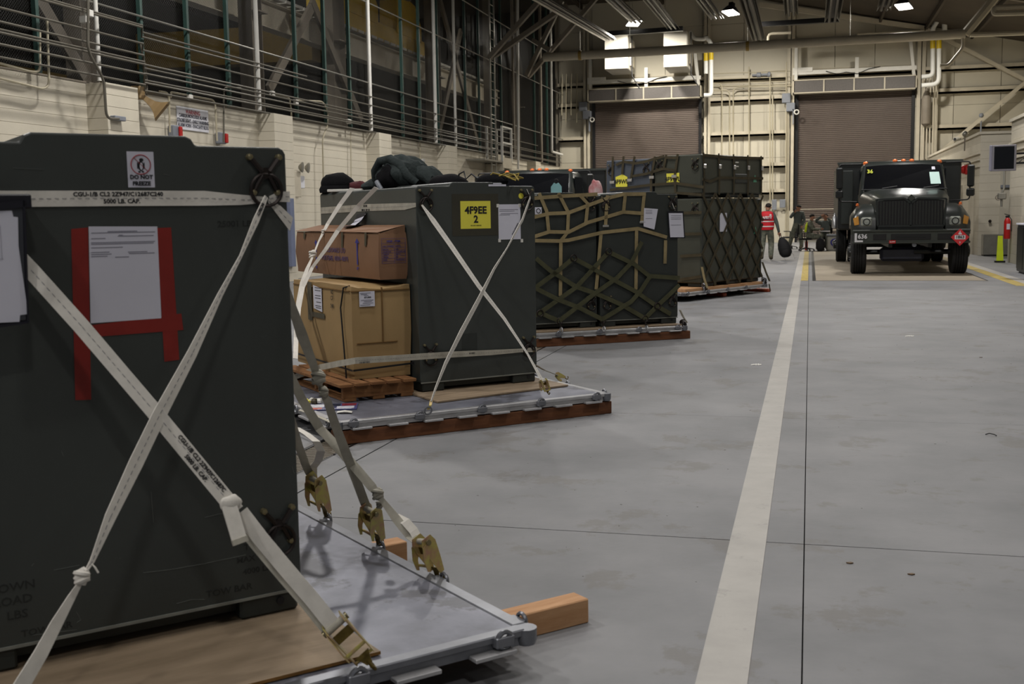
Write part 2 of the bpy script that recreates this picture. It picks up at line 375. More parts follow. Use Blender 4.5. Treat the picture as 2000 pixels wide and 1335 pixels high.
cond([(172, 0), (172, 100), (203, 155), (208, 232), (232, 232)], -11.6, 'bright conduit bending down to the small grey box above the near crate', .024)
cond([(274, 85), (278, 105), (286, 140), (287, 186)], -11.95, 'conduit dropping to the brown horn loudspeaker')
cond([(312, 178), (330, 181), (332, 258)], -12.0, 'painted drop conduit to the first red-lensed alarm', m=m_condp)
cond([(333, 190), (334, 180), (420, 196), (424, 275)], -12.0, 'conduit looping over the warning sign to the second alarm', m=m_condp)
cond([(437, 278), (437, 170), (470, 172)], -12.0, 'conduit turning down beside the second alarm')
cond([(540, 184), (566, 190), (570, 230), (565, 258), (567, 333)], -12.0, 'painted conduit dropping to the twin emergency lamps', m=m_condp)
cond([(575, 195), (630, 198), (640, 215), (640, 245), (630, 270), (633, 420)], -12.0, 'painted conduit curving down the wall beyond the near crate', m=m_condp)
cond([(-20, 118), (60, 140), (78, 140), (78, 60)], -12.0, 'conduit elbow at the upper left edge of the wall', m=m_condp)
cond([(-20, 148), (85, 174), (96, 165), (92, 40)], -12.0, 'lower painted conduit elbow at the upper left edge of the wall', m=m_condp)
cond([(685, 258), (686, 390)], -12.1, 'thin vertical conduit on the wall right of the near pilaster', .015, m_condp)
cond([(759, 275), (760, 322)], -12.1, 'thin vertical conduit behind the dark hooded coat', .015, m_condp)
cond([(820, 255), (821, 325)], -12.1, 'short thin vertical conduit behind the clear bottle', .015, m_condp)
def box_at(px0, py0, px1, py1, X, d, m, name, lab, cat, ch=.01):
    a, c = atx(px0, py0, X), atx(px1, py1, X); return tag(MB().cbox(X - d, X, min(a.y, c.y), max(a.y, c.y), min(a.z, c.z), max(a.z, c.z), ch).build(name, m, centre=True), lab, cat)
box_at(166, 30, 176, 46, -11.66, .12, m_white, 'junction_box', 'lower pale junction box on the white post', 'junction box')
box_at(175, 18, 184, 34, -11.66, .12, m_white, 'junction_box', 'upper pale junction box on the white post', 'junction box')
box_at(225, 225, 247, 237, -11.69, .11, m_grey, 'junction_box', 'small grey outlet box with plugs above the near crate', 'junction box')
box_at(371, 184, 378, 195, -11.9, .08, m_white, 'junction_box', 'small box on the conduit above the warning sign', 'junction box')
box_at(532, 177, 538, 188, -11.9, .08, m_white, 'junction_box', 'small box on the conduit over the second pilaster', 'junction box')
box_at(578, 193, 584, 204, -11.9, .08, m_white, 'junction_box', 'small box on the conduit beyond the second pilaster', 'junction box')
box_at(681, 232, 687, 242, -11.9, .08, m_white, 'junction_box', 'small box on the lower conduit near the tall white post', 'junction box')
o = box_at(566, 387, 579, 520, -11.7, .45, m_blue, 'fuse_cabinet', 'tall grey-blue electrical panel on the wall beside the near crate', 'electrical panel')
# horn loudspeaker
hp = atx(300, 205, -11.85); hs = thing('horn_speaker', 'tan flared horn loudspeaker on the block wall above the warning area', 'loudspeaker', hp)
b = MB(); n0 = Vector((-.22, -.1, .2)); d = Vector((.34, .18, -.32)); u = Vector((.5, -.85, 0)).normalized(); w = d.cross(u).normalized()
prev = []
for t, s in ((0, .05), (.35, .07), (.6, .1), (.8, .17), (1.0, .29)): prev.append([n0 + d * t + u * s * i + w * s * .7 * j for i, j in ((-1, -1), (1, -1), (1, 1), (-1, 1))])
vs = [p for q in prev for p in q]; b.add(vs, [(k * 4 + j, k * 4 + (j + 1) % 4, k * 4 + 4 + (j + 1) % 4, k * 4 + 4 + j) for k in range(4) for j in range(4)] + [(3, 2, 1, 0)])
m_horn = M('horn_tan', (138, 116, 82), rough=.5); b.build('horn', m_horn, hs)
MB().cbox(-.33, -.12, -.24, -.06, .1, .34, .02).build('driver_box', m_horn, hs)
# warning sign
sg = thing('warning_sign', 'white carbon monoxide warning sign with red heading on the block wall', 'sign', (XW + .01, 0, 0))
a, c = atx(343, 209, XW), atx(406, 252, XW); y0, y1, z1, z0 = a.y, c.y, 3.73, 3.28
MB().box(0, .012, y0, y1, z0, z1).build('sign_plate', M('sign_white', (208, 208, 214), rough=.4, var=0), sg)
m_tx = M('print_dark', (38, 40, 56), rough=.6, var=0); m_txr = M('print_red', (150, 36, 44), rough=.6, var=0)
for i, (s_, z, mm) in enumerate((('WARNING', 3.64, m_txr), ('CARBON MONOXIDE ALARMS', 3.555, m_tx), ('STROBE LIGHT - EARLY WARNING', 3.46, m_tx), ('ALARM HORN - EVACUATE BLDG', 3.365, m_tx))):
    text(s_, .115 if i == 0 else .098, mm, sg, (.014, (y0 + y1) / 2, z), (0, 1, 0), (0, 0, 1), bold=.003, sx=1.0 if i == 0 else .8)
MB().box(.012, .014, (y0 + y1) / 2 - .25, (y0 + y1) / 2 + .25, 3.583, 3.59).build('underline', m_txr, sg)
for px, py, lab in ((338, 257, 'grey alarm unit with red lens left of the warning sign'), (429, 270, 'grey alarm unit with red lens right of the warning sign')):
    p = atx(px, py, -12.15); t = thing('alarm_strobe', lab, 'alarm', p)
    MB().cbox(-.04, .1, -.13, .13, -.12, .12, .02).build('housing', m_grey, t); MB().cbox(.1, .15, .02, .12, -.1, .1, .015).build('lens', m_red, t)
p = atx(583, 327, -12.1); t = thing('emergency_light', 'twin-head emergency lamp unit on the block wall beside the near crate', 'emergency light', p)
for s_ in (-.13, .22): MB().lathe([(.04, -.05), (.12, .02), (.13, .05), (.1, .055)], (.12, s_, 0), (1, .2, -.1), 14).build('lamp_head', m_galv, t, smooth=True)
MB().cbox(-.08, .1, -.55, -.1, -.72, -.1, .01).build('battery_case', m_beige, t); MB().cbox(-.08, .04, -.1, .25, -.5, -.2, .01).build('conduit_box', M('sign_white'), t)

# ---- small access platform with white guard rail and ladder high on the left wall
pf = thing('access_platform', 'small steel platform with white guard rail high on the far left wall', 'platform', (-11.6, 42.5, ZT - .2))
m_w = m_white
for (x, y) in ((.1, -.1), (.1, 1.3), (-.5, 1.3), (-.5, -.1)): MB().box(x - .04, x + .04, y - .04, y + .04, -.1, 1.25).build('rail_post', m_w, pf)
for z in (.62, 1.22):
    MB().box(.07, .13, -.1, 1.3, z - .03, z + .03).build('guard_rail', m_w, pf); MB().box(-.5, .1, 1.27, 1.33, z - .03, z + .03).build('guard_rail', m_w, pf)
MB().box(.1, .13, -.1, 1.3, -.35, .05).build('kick_plate', m_beige, pf); MB().box(-.6, .12, -2.6, 1.35, -.16, -.1).build('deck', m_galv, pf)
b = MB(); b.prism([(-.6, -.1, -.2), (.1, -.1, -.2), (.1, -.1, -.4), (-.6, -.1, -1.5)], (0, .3, 0)); b.prism([(-.6, 1.0, -.2), (.1, 1.0, -.2), (.1, 1.0, -.4), (-.6, 1.0, -1.5)], (0, .3, 0)); b.build('bracket', m_beige, pf)
ld = thing('wall_ladder', 'long steel ladder rising up the mesh screen from the platform', 'ladder', (-11.6, 41.6, ZT - .2))
for y in (-.35, .25): MB().bar((0, y, -1.4), (0, y, 8.2), .05, .05).build('stile', m_galv, ld)
rg = MB().tube([(0, -.35, 0), (0, .25, 0)], .014, 6).mesh('rung', m_galv)
for k in range(30): put('rung', rg, ld, (0, 0, -1.2 + k * .31))
cond([(1011, -5), (1012, 250), (1012, 330)], -11.6, 'white pipe rising behind the platform guard rail', .05, m_white)
cond([(1075, -5), (1078, 296), (1098, 302)], -11.2, 'bright white drain pipe with elbow near the far left corner', .05, m_white)

# ---- the dark bay behind the mesh: columns, crane rail, crane
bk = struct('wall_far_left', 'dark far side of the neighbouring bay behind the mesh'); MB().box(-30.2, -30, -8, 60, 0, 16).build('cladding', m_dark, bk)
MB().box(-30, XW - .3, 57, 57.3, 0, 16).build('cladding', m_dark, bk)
G_k = 'steel crane columns in the dark bay'
XK = -14.6
for i, (px, w) in enumerate(((160, .5), (491, .55), (652, .9), (845, .75), (955, .6), (1010, .6), (1050, .5))):
    yy = atx(px, 100, XK)[1]; t = thing('crane_column', ('first steel column behind the mesh, at the upper left', 'steel column behind the mesh right of the warning sign', 'wide steel column in front of the yellow crane', 'column just beyond the yellow crane end', 'pale column behind the mesh before the access ladder', 'column behind the mesh beside the access ladder', 'farthest crane column near the back corner')[i], 'steel column', (XK, yy, 0))
    zs = 7.0 if i > 0 else 14
    MB().box(-.02, .02, -w / 2, w / 2, 3, 14).build('web', m_tan, t)
    MB().box(-.2, .2, -w / 2 - .02, -w / 2 + .01, 3, 14).build('flange', m_tan, t); MB().box(-.2, .2, w / 2 - .01, w / 2 + .02, 3, 14).build('flange', m_tan, t)
    MB().box(.02, .4, -w / 2, w / 2, zs - .04, zs).build('bracket_plate', m_tan, t)
G_b = 'diagonal braces behind the mesh screen'
for i, (a, b_) in enumerate((((70, -10), (165, 150)), ((608, 15), (525, 175)), ((608, 0), (705, 235)), ((858, -5), (935, 290)), ((900, 60), (855, 270)), ((745, -20), (800, -5)), ((1004, 60), (1046, 290)))):
    p, q = atx(*a, XK + .25), atx(*b_, XK + .25)
    tag(MB().bar(p, q, .28, .1, (1, 0, 0)).build('diagonal_brace', m_tan, centre=True), ('brace behind the mesh at the upper left corner', 'brace leaning left from the apex beside the crane rail', 'brace leaning right past the wide column', 'long steep brace beyond the yellow crane', 'reverse brace crossing the steep one beyond the crane', 'short brace stub near the top edge', 'thin brace near the back corner')[i], 'brace', G_b)
rl = thing('crane_rail', 'long pale crane runway girder behind the mesh', 'crane girder', (-15.4, 30, 7.0))
MB().box(-.02, .02, -26, 26, 0, .7).build('web', m_beige, rl); MB().box(-.2, .2, -26, 26, -.03, 0).build('flange', m_beige, rl); MB().box(-.2, .2, -26, 26, .7, .73).build('flange', m_beige, rl)
MB().box(-.04, .04, -26, 26, .73, .82).build('rail_head', m_tan, rl)
cl = MB().box(-.2, .22, 0, .5, .86, .95).mesh('rail_clip', m_white)
for k in range(70): put('rail_clip', cl, rl, (0, -20 + k * .62, 0))
cr = thing('bridge_crane', 'yellow bridge crane standing on the runway behind the mesh', 'crane', (-15.5, 36.6, 7.72))
MB().cbox(-.3, .3, -2.2, 8.6, .15, .8, .03).build('end_truck', m_ycr, cr)
for y0, y1 in ((-.6, 2.5), (4.4, 7.2)):
    b = MB(); b.prism([(-.35, y0, .7), (-.35, y0 + .1, 1.9), (-.35, y0 + .8, 2.2), (-.35, y1 - .7, 2.0), (-.35, y1, 1.3), (-.35, y1, .7)], (.7, 0, 0)); b.build('motor_housing', m_ycr, cr)
for y0 in (-1.2, 6.2): MB().box(-7.2, -.6, y0, y0 + .7, -1.0 if y0 < 0 else .4, .2 if y0 < 0 else 1.4).build('bridge_girder', M('beam_yellow_dimmed', (104, 84, 24), rough=.6, var=.08), cr)  # girders in darkened crane yellow: dimness of the bay put into the colour
for y0 in (-1.9, 8.0): MB().lathe([(.2, -.06), (.2, .06)], (0, y0, .12), (1, 0, 0), 16).build('wheel', m_black, cr)
MB().tube([(.33, 1.3, 1.4), (.4, 1.9, 1.7), (.4, 2.3, 1.6)], .03, 6).build('cable', m_wire, cr)
hb = thing('hoist_beam', 'dull yellow beam low in the dark bay behind the mesh', 'crane girder', (-25.5, 36, 5.6)); MB().cbox(-.3, .3, -15, 16, 0, 1.0, .03).build('beam', M('beam_yellow_dimmed', (104, 84, 24), rough=.6, var=.08), hb)  # same darkened yellow, so the beam reads dim by its colour
# ---- knee braces where the roof meets the left side
for i, (a, b_, y_) in enumerate((((956, 112), (1062, -8), 41), ((958, 114), (1105, 12), 42), ((1028, 148), (1098, 2), 47), ((1032, 150), (1168, -8), 47.5), ((1040, 78), (1075, 98), 45))):
    p, q = aty(*a, y_), aty(*b_, y_ - (2 if i % 2 else 0))
    tag(MB().bar(p, q, .16, .22, (0, 1, 0)).build('knee_brace', m_tan, centre=True), ('steeper of the two roof struts meeting at the nearer left post', 'flatter of the two roof struts meeting at the nearer left post', 'wide steep roof strut near the back left corner', 'long thin roof strut near the back left corner', 'short stub strut between the roof struts')[i], 'brace', 'roof struts at the back left')

# ---- back wall
YW = 56.0
wb = struct('wall_back', 'cream panelled back wall with two roller doors')
def roofz(x): return 11.7 if x < -3.8 else 11.7 - (x + 3.8) * .22
DR = [(-10.5, -5.1), (-.75, 4.62)]
XC = [-12.2, -10.5, -8.7, -6.9, -5.1, -3.15, -.75, 1.03, 2.82, 4.62, 6.3, 8.3, 10.3, 12.3]
ZC = [0, 1.5, 2.9, 4.05, 5.2, 6.2, 7.0, 7.9, 9.2, 10.4, 11.9]
for i in range(len(XC) - 1):
    for k in range(len(ZC) - 1):
        x0, x1, z0, z1 = XC[i], XC[i + 1], ZC[k], ZC[k + 1]
        if any(x0 >= a - .01 and x1 <= c + .01 for a, c in DR) and z1 <= 7.01: continue
        t0, t1 = min(z1, roofz(x0) + .25), min(z1, roofz(x1) + .25)
        if min(t0, t1) <= z0 + .05: continue
        b = MB(); b.prism([(x0 + .012, YW, z0 + .006), (x1 - .012, YW, z0 + .006), (x1 - .012, YW, t1 - .006), (x0 + .012, YW, t0 - .006)], (0, .08, 0)); b.build('wall_panel', m_pan, wb)
MB().box(-12.4, 12.4, YW + .085, YW + .3, 0, 13).build('wall_core', m_mort, wb)
for z in (2.35, 3.6, 5.12, 6.75, 7.75, 9.25):
    for x0, x1 in ((-12.2, -10.6), (-5.05, -.9), (4.75, 12.3)) if z < 7.2 else ((-12.2, 4.62), (4.75, 12.3)):
        MB().box(x0, x1, YW - .22, YW, z - .05, z + .05).build('girt', m_beige, wb)
        MB().box(x0, x1, YW - .22, YW - .205, z - .05, z + .2).build('girt', m_beige, wb)
b = MB()
for z in (7.05, 7.25, 7.4, 7.56, 7.68, 7.9, 8.1):
    b.box(-10.4, 4.5, YW - .03, YW, z, z + .05)
b.build('ribs', m_beige, wb)
for x, w in ((-10.75, .3), (-4.85, .3), (-.95, .32), (4.85, .36), (5.5, .2), (9.4, .3)):
    MB().box(x - w / 2, x + w / 2, YW - .3, YW - .26, 0, roofz(x) - .1).build('column_flange', m_beige, wb); MB().box(x - .02, x + .02, YW - .3, YW, 0, roofz(x) - .1).build('column_web', m_beige, wb)
for (x0, z0, x1, z1) in ((5.2, 3.6, 9.3, 7.1), (9.3, 7.1, 5.0, 9.6), (9.3, 7.1, 11.9, 4.6), (5.2, 3.4, 6.4, 2.4), (9.3, 7.2, 12.2, 9.6)):
    MB().bar((x0, YW - .42, z0), (x1, YW - .42, z1), .16, .24, (0, 1, 0)).build('cross_brace', m_beige, wb)
MB().box(-.7, -1.9, YW - .32, YW - .22, 0, 1.5).build('plinth', m_pan, wb)
# roller doors
pitch = .09
for i, (x0, x1) in enumerate(DR):
    dd = struct('door_%d' % (i + 1), 'brown roller shutter, ' + ('left one behind the netted load' if i == 0 else 'right one behind the fuel truck'), (x0, YW - .12, 0))
    w = x1 - x0; b = MB(); prof = []
    for k in range(int(7.1 / pitch)):
        z = k * pitch; prof += [(0.0, z), (-.022, z + pitch * .2), (-.022, z + pitch * .65), (0, z + pitch * .85)]
    n = len(prof); b.add([(.12, y, z) for y, z in prof] + [(w - .12, y, z) for y, z in prof], [(k, n + k, n + k + 1, k + 1) for k in range(n - 1)])
    tag(b.build('slats', m_door, dd), kind='stuff')
    MB().box(0.02, .16, -.12, .02, 0, 7.1).build('guide', m_black, dd); MB().box(w - .16, w - .02, -.12, .02, 0, 7.1).build('guide', m_black, dd)
    for z in (1.05, 1.55, .55, .2): MB().box(.16, w - .16, -.03, -.02, z, z + .03).build('slat_seam', m_beige, dd)
    MB().box(.12, w - .12, -.05, .01, .0, .09).build('bottom_bar', m_galv, dd)
    # air curtain above the door
    ac = thing('air_curtain', 'long grey-grilled air curtain above the ' + ('left roller door' if i == 0 else 'right roller door'), 'air curtain', (x0 - .1, YW - .8, 6.93))
    W_ = w + .1; m_f = m_beige
    b = MB(); b.box(0, W_, 0, .65, 0, .05); b.box(0, W_, 0, .65, .58, .63); b.box(0, .05, 0, .65, 0, .63); b.box(W_ - .05, W_, 0, .65, 0, .63); b.build('casing', m_f, ac)
    for k in range(4):
        a = .05 + k * (W_ - .1) / 4; MB().box(a + .03, a + (W_ - .1) / 4 - .03, .02, .05, .06, .57).build('grille', m_gril, ac)
        if k: MB().box(a - .03, a + .03, -.012, .05, .03, .6).build('divider', m_f, ac)
    sf = thing('door_header_frame', 'pale steel frame of tubes over the ' + ('left roller door' if i == 0 else 'right roller door'), 'frame', (x0 - .12, YW - .7, 7.62))
    MB().box(0, W_, 0, .12, .18, .36).build('cross_tube', m_w, sf); MB().box(W_ * .51, W_ * .51 + .16, -.02, .12, -.05, .85).build('post', m_w, sf)
    MB().bar((.15, .06, -.1), (.15, .06, 1.7), .2, .14).build('post', m_w, sf); MB().bar((W_ - .1, .06, -.1), (W_ - .3, .06, 1.6), .2, .14).build('post', m_w, sf)
    MB().tube([(1.5, -.03, .28), (2, -.05, .12), (2.4, -.04, .2), (2.9, -.05, .1), (3.4, -.04, .3), (3.9, -.05, .38)], .018, 5).build('cable', m_black, sf)
    MB().cbox(0, .9, -.02, .1, .3, .5, .01).build('bracket', m_w, sf)
    mo = thing('door_motor', 'grey door motor with chain wheel beside the ' + ('left roller door' if i == 0 else 'right roller door'), 'motor', (x0 - .3, YW - .55, 6.05))
    MB().cbox(-.1, .3, 0, .35, .1, .5, .02).build('gearbox', m_grey, mo); MB().cbox(-.3, .1, .05, .3, .5, .95, .03).build('motor_body', m_grey, mo)
    MB().ring((.38, -.05, .05), .10, .03, (0, 1, 0)).build('chain_wheel', m_white, mo, smooth=True); MB().box(.2, .25, 0, .2, -.5, .2).build('bracket', m_grey, mo)
# conduits and details on the back wall between the doors
def wpipe(pix, lab, r=.045, m=None, Y=YW - .34, name='wall_pipe', cat='pipe', fil=.2):
    return tag(MB().tube(fillet([aty(a, b_, Y) for a, b_ in pix], fil), r, 8).build(name, m or m_condp, centre=True, smooth=True), lab, cat)
for i, pix in enumerate(([(1392, 163), (1405, 163), (1410, 168), (1410, 470)], [(1388, 176), (1420, 176), (1425, 182), (1425, 470)], [(1432, 470), (1432, 176), (1440, 170), (1545, 168)], [(1463, 130), (1463, 470)], [(1504, 140), (1504, 470)], [(1509, 185), (1509, 470)], [(1536, 120), (1535, 470)], [(1540, 190), (1539, 470)])):
    wpipe(pix, 'cream conduit on the back wall between the doors, ' + ('first', 'second', 'third', 'fourth', 'fifth', 'sixth', 'seventh', 'last')[i] + ' from the left door', group := .03)
for i, y in enumerate((139, 150, 158, 164)):
    a, c = aty(1392, y + 5, YW - .3), aty(1545, y, YW - .3); tag(MB().tube([a, c], .02, 6).build('wall_pipe', m_condp, centre=True), ('highest', 'second', 'third', 'lowest')[i] + ' of the thin level conduits between the doors', 'pipe', 'level conduits between the doors')
for i, (x0, x1) in enumerate(((1508, 1517), (1523, 1534))):
    a, c = aty(x0, 398, YW - .3), aty(x1, 410, YW - .3); tag(MB().cbox(a.x, c.x, YW - .5, YW - .3, 1.55 + .1 * i, 2.05, .02).build('electrical_box', m_grey, centre=True), ('smaller' if i == 0 else 'larger') + ' grey electrical box on the back wall between the doors', 'electrical box')
t = thing('sprinkler_valve', 'grey hose fitting on the back wall between the doors', 'valve', aty(1490, 146, YW - .3)); MB().lathe([(.05, -.5), (.05, -.3), (.12, -.28), (.12, -.1), (.06, -.08), (.06, .2), (.13, .25), (.13, .35)], (0, 0, 0), (1, 0, 0), 12).build('valve_body', m_grey, t, smooth=True)
# air handling boxes over door 1
for i, (a, c) in enumerate((((1180, 70), (1226, 134)), ((1296, 62), (1342, 130)))):
    p, q = aty(*a, 53.2), aty(*c, 53.2); t = thing('heater_box', 'white box-shaped heater unit over the left door, ' + ('left one' if i == 0 else 'right one'), 'heater', ((p.x + q.x) / 2, 53.2, q.z))
    w = (q.x - p.x) / 2; h = p.z - q.z; MB().cbox(-w, w, 0, 2.3, 0, h, .03).build('cabinet', M('heater_white', (186, 182, 172), rough=.5, var=.02), t); MB().cbox(w, w + .08, .6, 1.7, .2, h - .3, .02).build('side_hatch', m_beige, t)
    MB().tube([(w + .12, .5, h), (w + .14, .4, -.3), (w + .5, .4, -.9)], .03, 6).build('gas_line', m_black, t)
# big horizontal pipe
bp_ = thing('fire_main_pipe', 'thick level beige pipe crossing below the roof in front of the back wall', 'pipe', (0, 45, 7.8))
a, c = aty(1062, 112, 45), aty(1885, 66, 45)
MB().tube([a - Vector((0, 45, 7.8)), c - Vector((0, 45, 7.8))], .17, 14).build('pipe_run', m_beige, bp_, smooth=True)
for px in (1133, 1230, 1460, 1660): p = aty(px, 100, 45); MB().tube([(p.x, 0, 0), (p.x, 0, roofz(p.x) - 7.82)], .012, 5).build('hanger_rod', m_galv, bp_)
for px in (1133, 1460): p = aty(px, 98, 45); x = p.x; MB().lathe([(.19, -.06), (.19, .06)], (x, 0, a.z - 7.8 + (c.z - a.z) * (x - a.x) / (c.x - a.x)), (1, 0, 0), 14).build('coupling', M('brass_band', (150, 124, 60), rough=.5), bp_)
wpipe([(1885, 66), (1940, 0), (1960, -30)], 'thick beige pipe climbing to the roof from the end of the level pipe', .17, m_beige, 45, fil=.4)
wpipe([(1880, 70), (1882, 92), (1852, 128), (1836, 128)], 'beige pipe elbow dropping from the thick pipe at the right column', .06, m_beige, 45)
wpipe([(1895, 68), (2005, 64)], 'level pipe continuing right from the thick pipe elbow', .09, m_beige, 45)
wpipe([(2005, 12), (1942, 15), (1940, 27), (2005, 25)], 'pale pipe loop near the upper right corner', .09, m_beige, 43)
wpipe([(1500, 86), (1500, 66), (1545, 64)], 'pale pipe loop left of the middle column', .06, m_beige, 53)
# insulated pipes with yellow bands
m_ins = M('pipe_insulation', (216, 216, 212), rough=.5, var=.02)
def ins(pix, lab, r=.1, Y=54.6, bands=()):
    t = thing('insulated_pipe', lab, 'pipe', (0, Y, 0)); MB().tube([p - Vector((0, Y, 0)) for p in fillet([aty(a, b_, Y) for a, b_ in pix], .3)], r, 12).build('pipe_run', m_ins, t, smooth=True)
    for x, ya, yb in bands: MB().tube([aty(x, ya, Y) - Vector((0, Y, 0)), aty(x, yb, Y) - Vector((0, Y, 0))], r + .012, 12).build('pipe_label', M('label_yellow', (200, 172, 30), rough=.5, var=.02), t)
ins([(1347, 62), (1356, 76), (1376, 76), (1379, 72), (1389, 84), (1389, 186), (1375, 186)], 'white insulated pipe looping beside the left door, right run', .1, 54.6, ((1389, 101, 117),))
ins([(1379, 100), (1379, 144)], 'short white insulated pipe beside the left door with yellow label', .1, 54.8, ((1379, 101, 119),))
ins([(1830, 42), (1822, 55), (1822, 148), (1800, 150)], 'white insulated pipe nearer the right door with yellow label', .1, 54.6, ((1822, 78, 95),))
ins([(1845, 44), (1845, 60)], 'short white pipe stub by the right column near the roof', .11, 54.9)
ins([(1834, 62), (1834, 164), (1800, 167)], 'white insulated pipe right of the other by the right door', .1, 54.4, ((1834, 78, 95),))
for i, x in enumerate((1806, 1812, 1818, 1824, 1829)): wpipe([(x, 150), (x - 3, 310)], ('first', 'second', 'third', 'fourth', 'fifth')[i] + ' thin riser beside the right roller door', .035, m_beige, 55.2)
t = tag(MB().lathe([(.09, 0), (.2, .1), (.22, 1.2), (.1, 1.5), (.05, 1.7)], aty(1808, 246, 55.1), (0, 0, 1), 14).build('wall_cylinder', m_tan, centre=True, smooth=True), 'tan cylinder on a shelf bracket beside the right roller door', 'cylinder')
# left of door 1: short conduits
for i, x in enumerate((1098, 1106, 1116, 1127)): wpipe([(x, 145), (x - 1, 225 + 14 * (i % 2))], ('first', 'second', 'third', 'fourth')[i] + ' thin riser left of the left roller door', .03, m_condp)
b = MB()

# ---- roof
rf = struct('ceiling', 'dark roof deck with purlins')
b = MB(); b.box(-30, -3.8, -8, 57, 11.75, 11.9); b.build('deck', m_roofd, rf)
MB().prism([(-3.8, -8, 11.75), (14, -8, 11.75 - 17.8 * .22), (14, -8, 11.9 - 17.8 * .22), (-3.8, -8, 11.9)], (0, 65, 0)).build('deck', m_roofd, rf)
for y in (24, 31, 38, 45):
    MB().prism([(-12, y, 11.3), (-3.8, y, 11.3), (10, y, 11.3 - 13.8 * .22), (10, y, 11.72 - 13.8 * .22), (-3.8, y, 11.72), (-12, y, 11.72)], (0, .2, 0)).build('rafter', m_tan, rf)
for x in (-11, -9, -7, -5, -3, -1, 1, 3, 5, 7): MB().box(x - .05, x + .05, 0, 56, roofz(x) - .2, roofz(x)).build('purlin', m_roofd, rf)
MB().bar((-2.4, 55.6, 11.15), (4.9, 55.6, 9.65), .2, .22).build('edge_beam', m_beige, rf)
MB().box(2, 4.9, 55.4, 55.6, 9.35, 9.55).build('tie_beam', m_beige, rf)
# right side wall of the hall
wr = struct('wall_right', 'cream side wall beyond the offices'); MB().box(12.3, 12.5, -8, 56, 0, 9).build('cladding', m_pan, wr)

# ---- high bay lamps
m_lens = M('lamp_lens_lit', (255, 250, 236), emit=9.0, var=0)
m_hous = M('lamp_housing', (40, 42, 58), rough=.5)
def highbay(p, lab, tilt=0.0):
    t = thing('high_bay_lamp', lab, 'ceiling lamp', p, rz=tilt)
    if tilt: t.rotation_euler = (math.radians(-14), 0, tilt); t.scale = (.66, .66, .66)
    MB().box(-.42, .42, -.42, .42, -.05, 0).build('lens', m_lens, t)
    b = MB(); b.add([(-.46, -.46, .0), (.46, -.46, 0), (.46, .46, 0), (-.46, .46, 0), (-.2, -.2, .42), (.2, -.2, .42), (.2, .2, .42), (-.2, .2, .42)], [(3, 2, 1, 0), (4, 5, 6, 7), (0, 1, 5, 4), (1, 2, 6, 5), (2, 3, 7, 6), (3, 0, 4, 7)]); b.build('housing', m_hous, t)
    MB().cbox(-.16, .16, -.16, .16, .4, .66, .02).build('ballast', m_black, t)
    MB().tube([(0, 0, .6), (0, 0, (roofz(p[0]) - p[2] - .02) / (.66 if tilt else 1))], .014, 6).build('hanger_rod', m_galv, t)
    return t
for p, lab, r in zip(LAMPS_SEEN, ('lit high bay lamp over the left roller door', 'lit high bay lamp in the middle above the netted load', 'lit high bay lamp above the right roller door'), (.5, -.5, -.4)): highbay(p, lab, r)
for p in UNSEEN_BAY_LAMPS: highbay(p, ('nearer' if p[1] < 35 else 'farther') + ' unseen high bay lamp added in the dark bay behind the mesh', 0)['group'] = 'unseen lamps added in the dark bay'
for i, (x, y, z) in enumerate(LAMPS_OFF):
    t = highbay((x, y, z), ('left', 'middle', 'right')[i % 3] + ' high bay lamp in the ' + ('first', 'second', 'third', 'fourth')[i // 3] + ' row under the roof, outside the view', 0); t['group'] = 'high bay lamps out of view'
# ---- tubular radiant heaters under the roof
G_h = 'tubular radiant heaters under the roof'
for i, (a, c, y0, y1, lab) in enumerate((((1040, -12), (1193, 78), 34, 51, 'leftmost long dark radiant heater under the roof'), ((1186, -12), (1246, 44), 40, 48, 'second radiant heater from the left, above the left lamp'), ((1262, -12), (1319, 60), 42, 52, 'third radiant heater from the left, over the left roller door'), ((1366, -12), (1402, 37), 42, 48, 'radiant heater left of the middle lamp'), ((1457, -12), (1484, 84), 36, 50, 'long radiant heater right of the middle lamp'), ((1543, -14), (1546, 30), 44, 50, 'short radiant heater at the top edge above the column'), ((1632, -14), (1625, 42), 38, 45, 'radiant heater above the right roller door'), ((1736, -14), (1726, 20), 44, 48, 'radiant heater left of the right lamp'))):
    p, q = aty(*a, y0), aty(*c, y1); t = thing('radiant_heater', lab, 'heater', p, group=G_h); d = q - p
    s_ = Vector((1, 0, 0))
    MB().ribbon([Vector((0, 0, .13)), d + Vector((0, 0, .13))], (.34, 0, 0), .01).build('reflector', m_black, t)
    for k in (-1, 1): MB().ribbon([Vector((k * .22, 0, .05)), d + Vector((k * .22, 0, .05))], (.1 * k, 0, -.16), .008).build('reflector_side', M('reflector_metal', (96, 92, 84), rough=.35, metal=.8), t)
    for k in (-.1, .1): MB().tube([Vector((k, 0, 0)), d + Vector((k, 0, 0))], .05, 8).build('tube', M('burner_tube', (60, 56, 52), rough=.4, metal=.6), t, smooth=True)
for i, (a, c) in enumerate((((1180, 67), (1334, 56)), ((1484, 48), (1640, 38)))):
    p, q = aty(*a, 51.5), aty(*c, 51.5); tag(MB().bar(p, q, .25, .2).build('heater_crossover', m_black, centre=True), 'dark crossover duct joining radiant heater ends, ' + ('over the left roller door' if i == 0 else 'by the middle column'), 'heater duct')

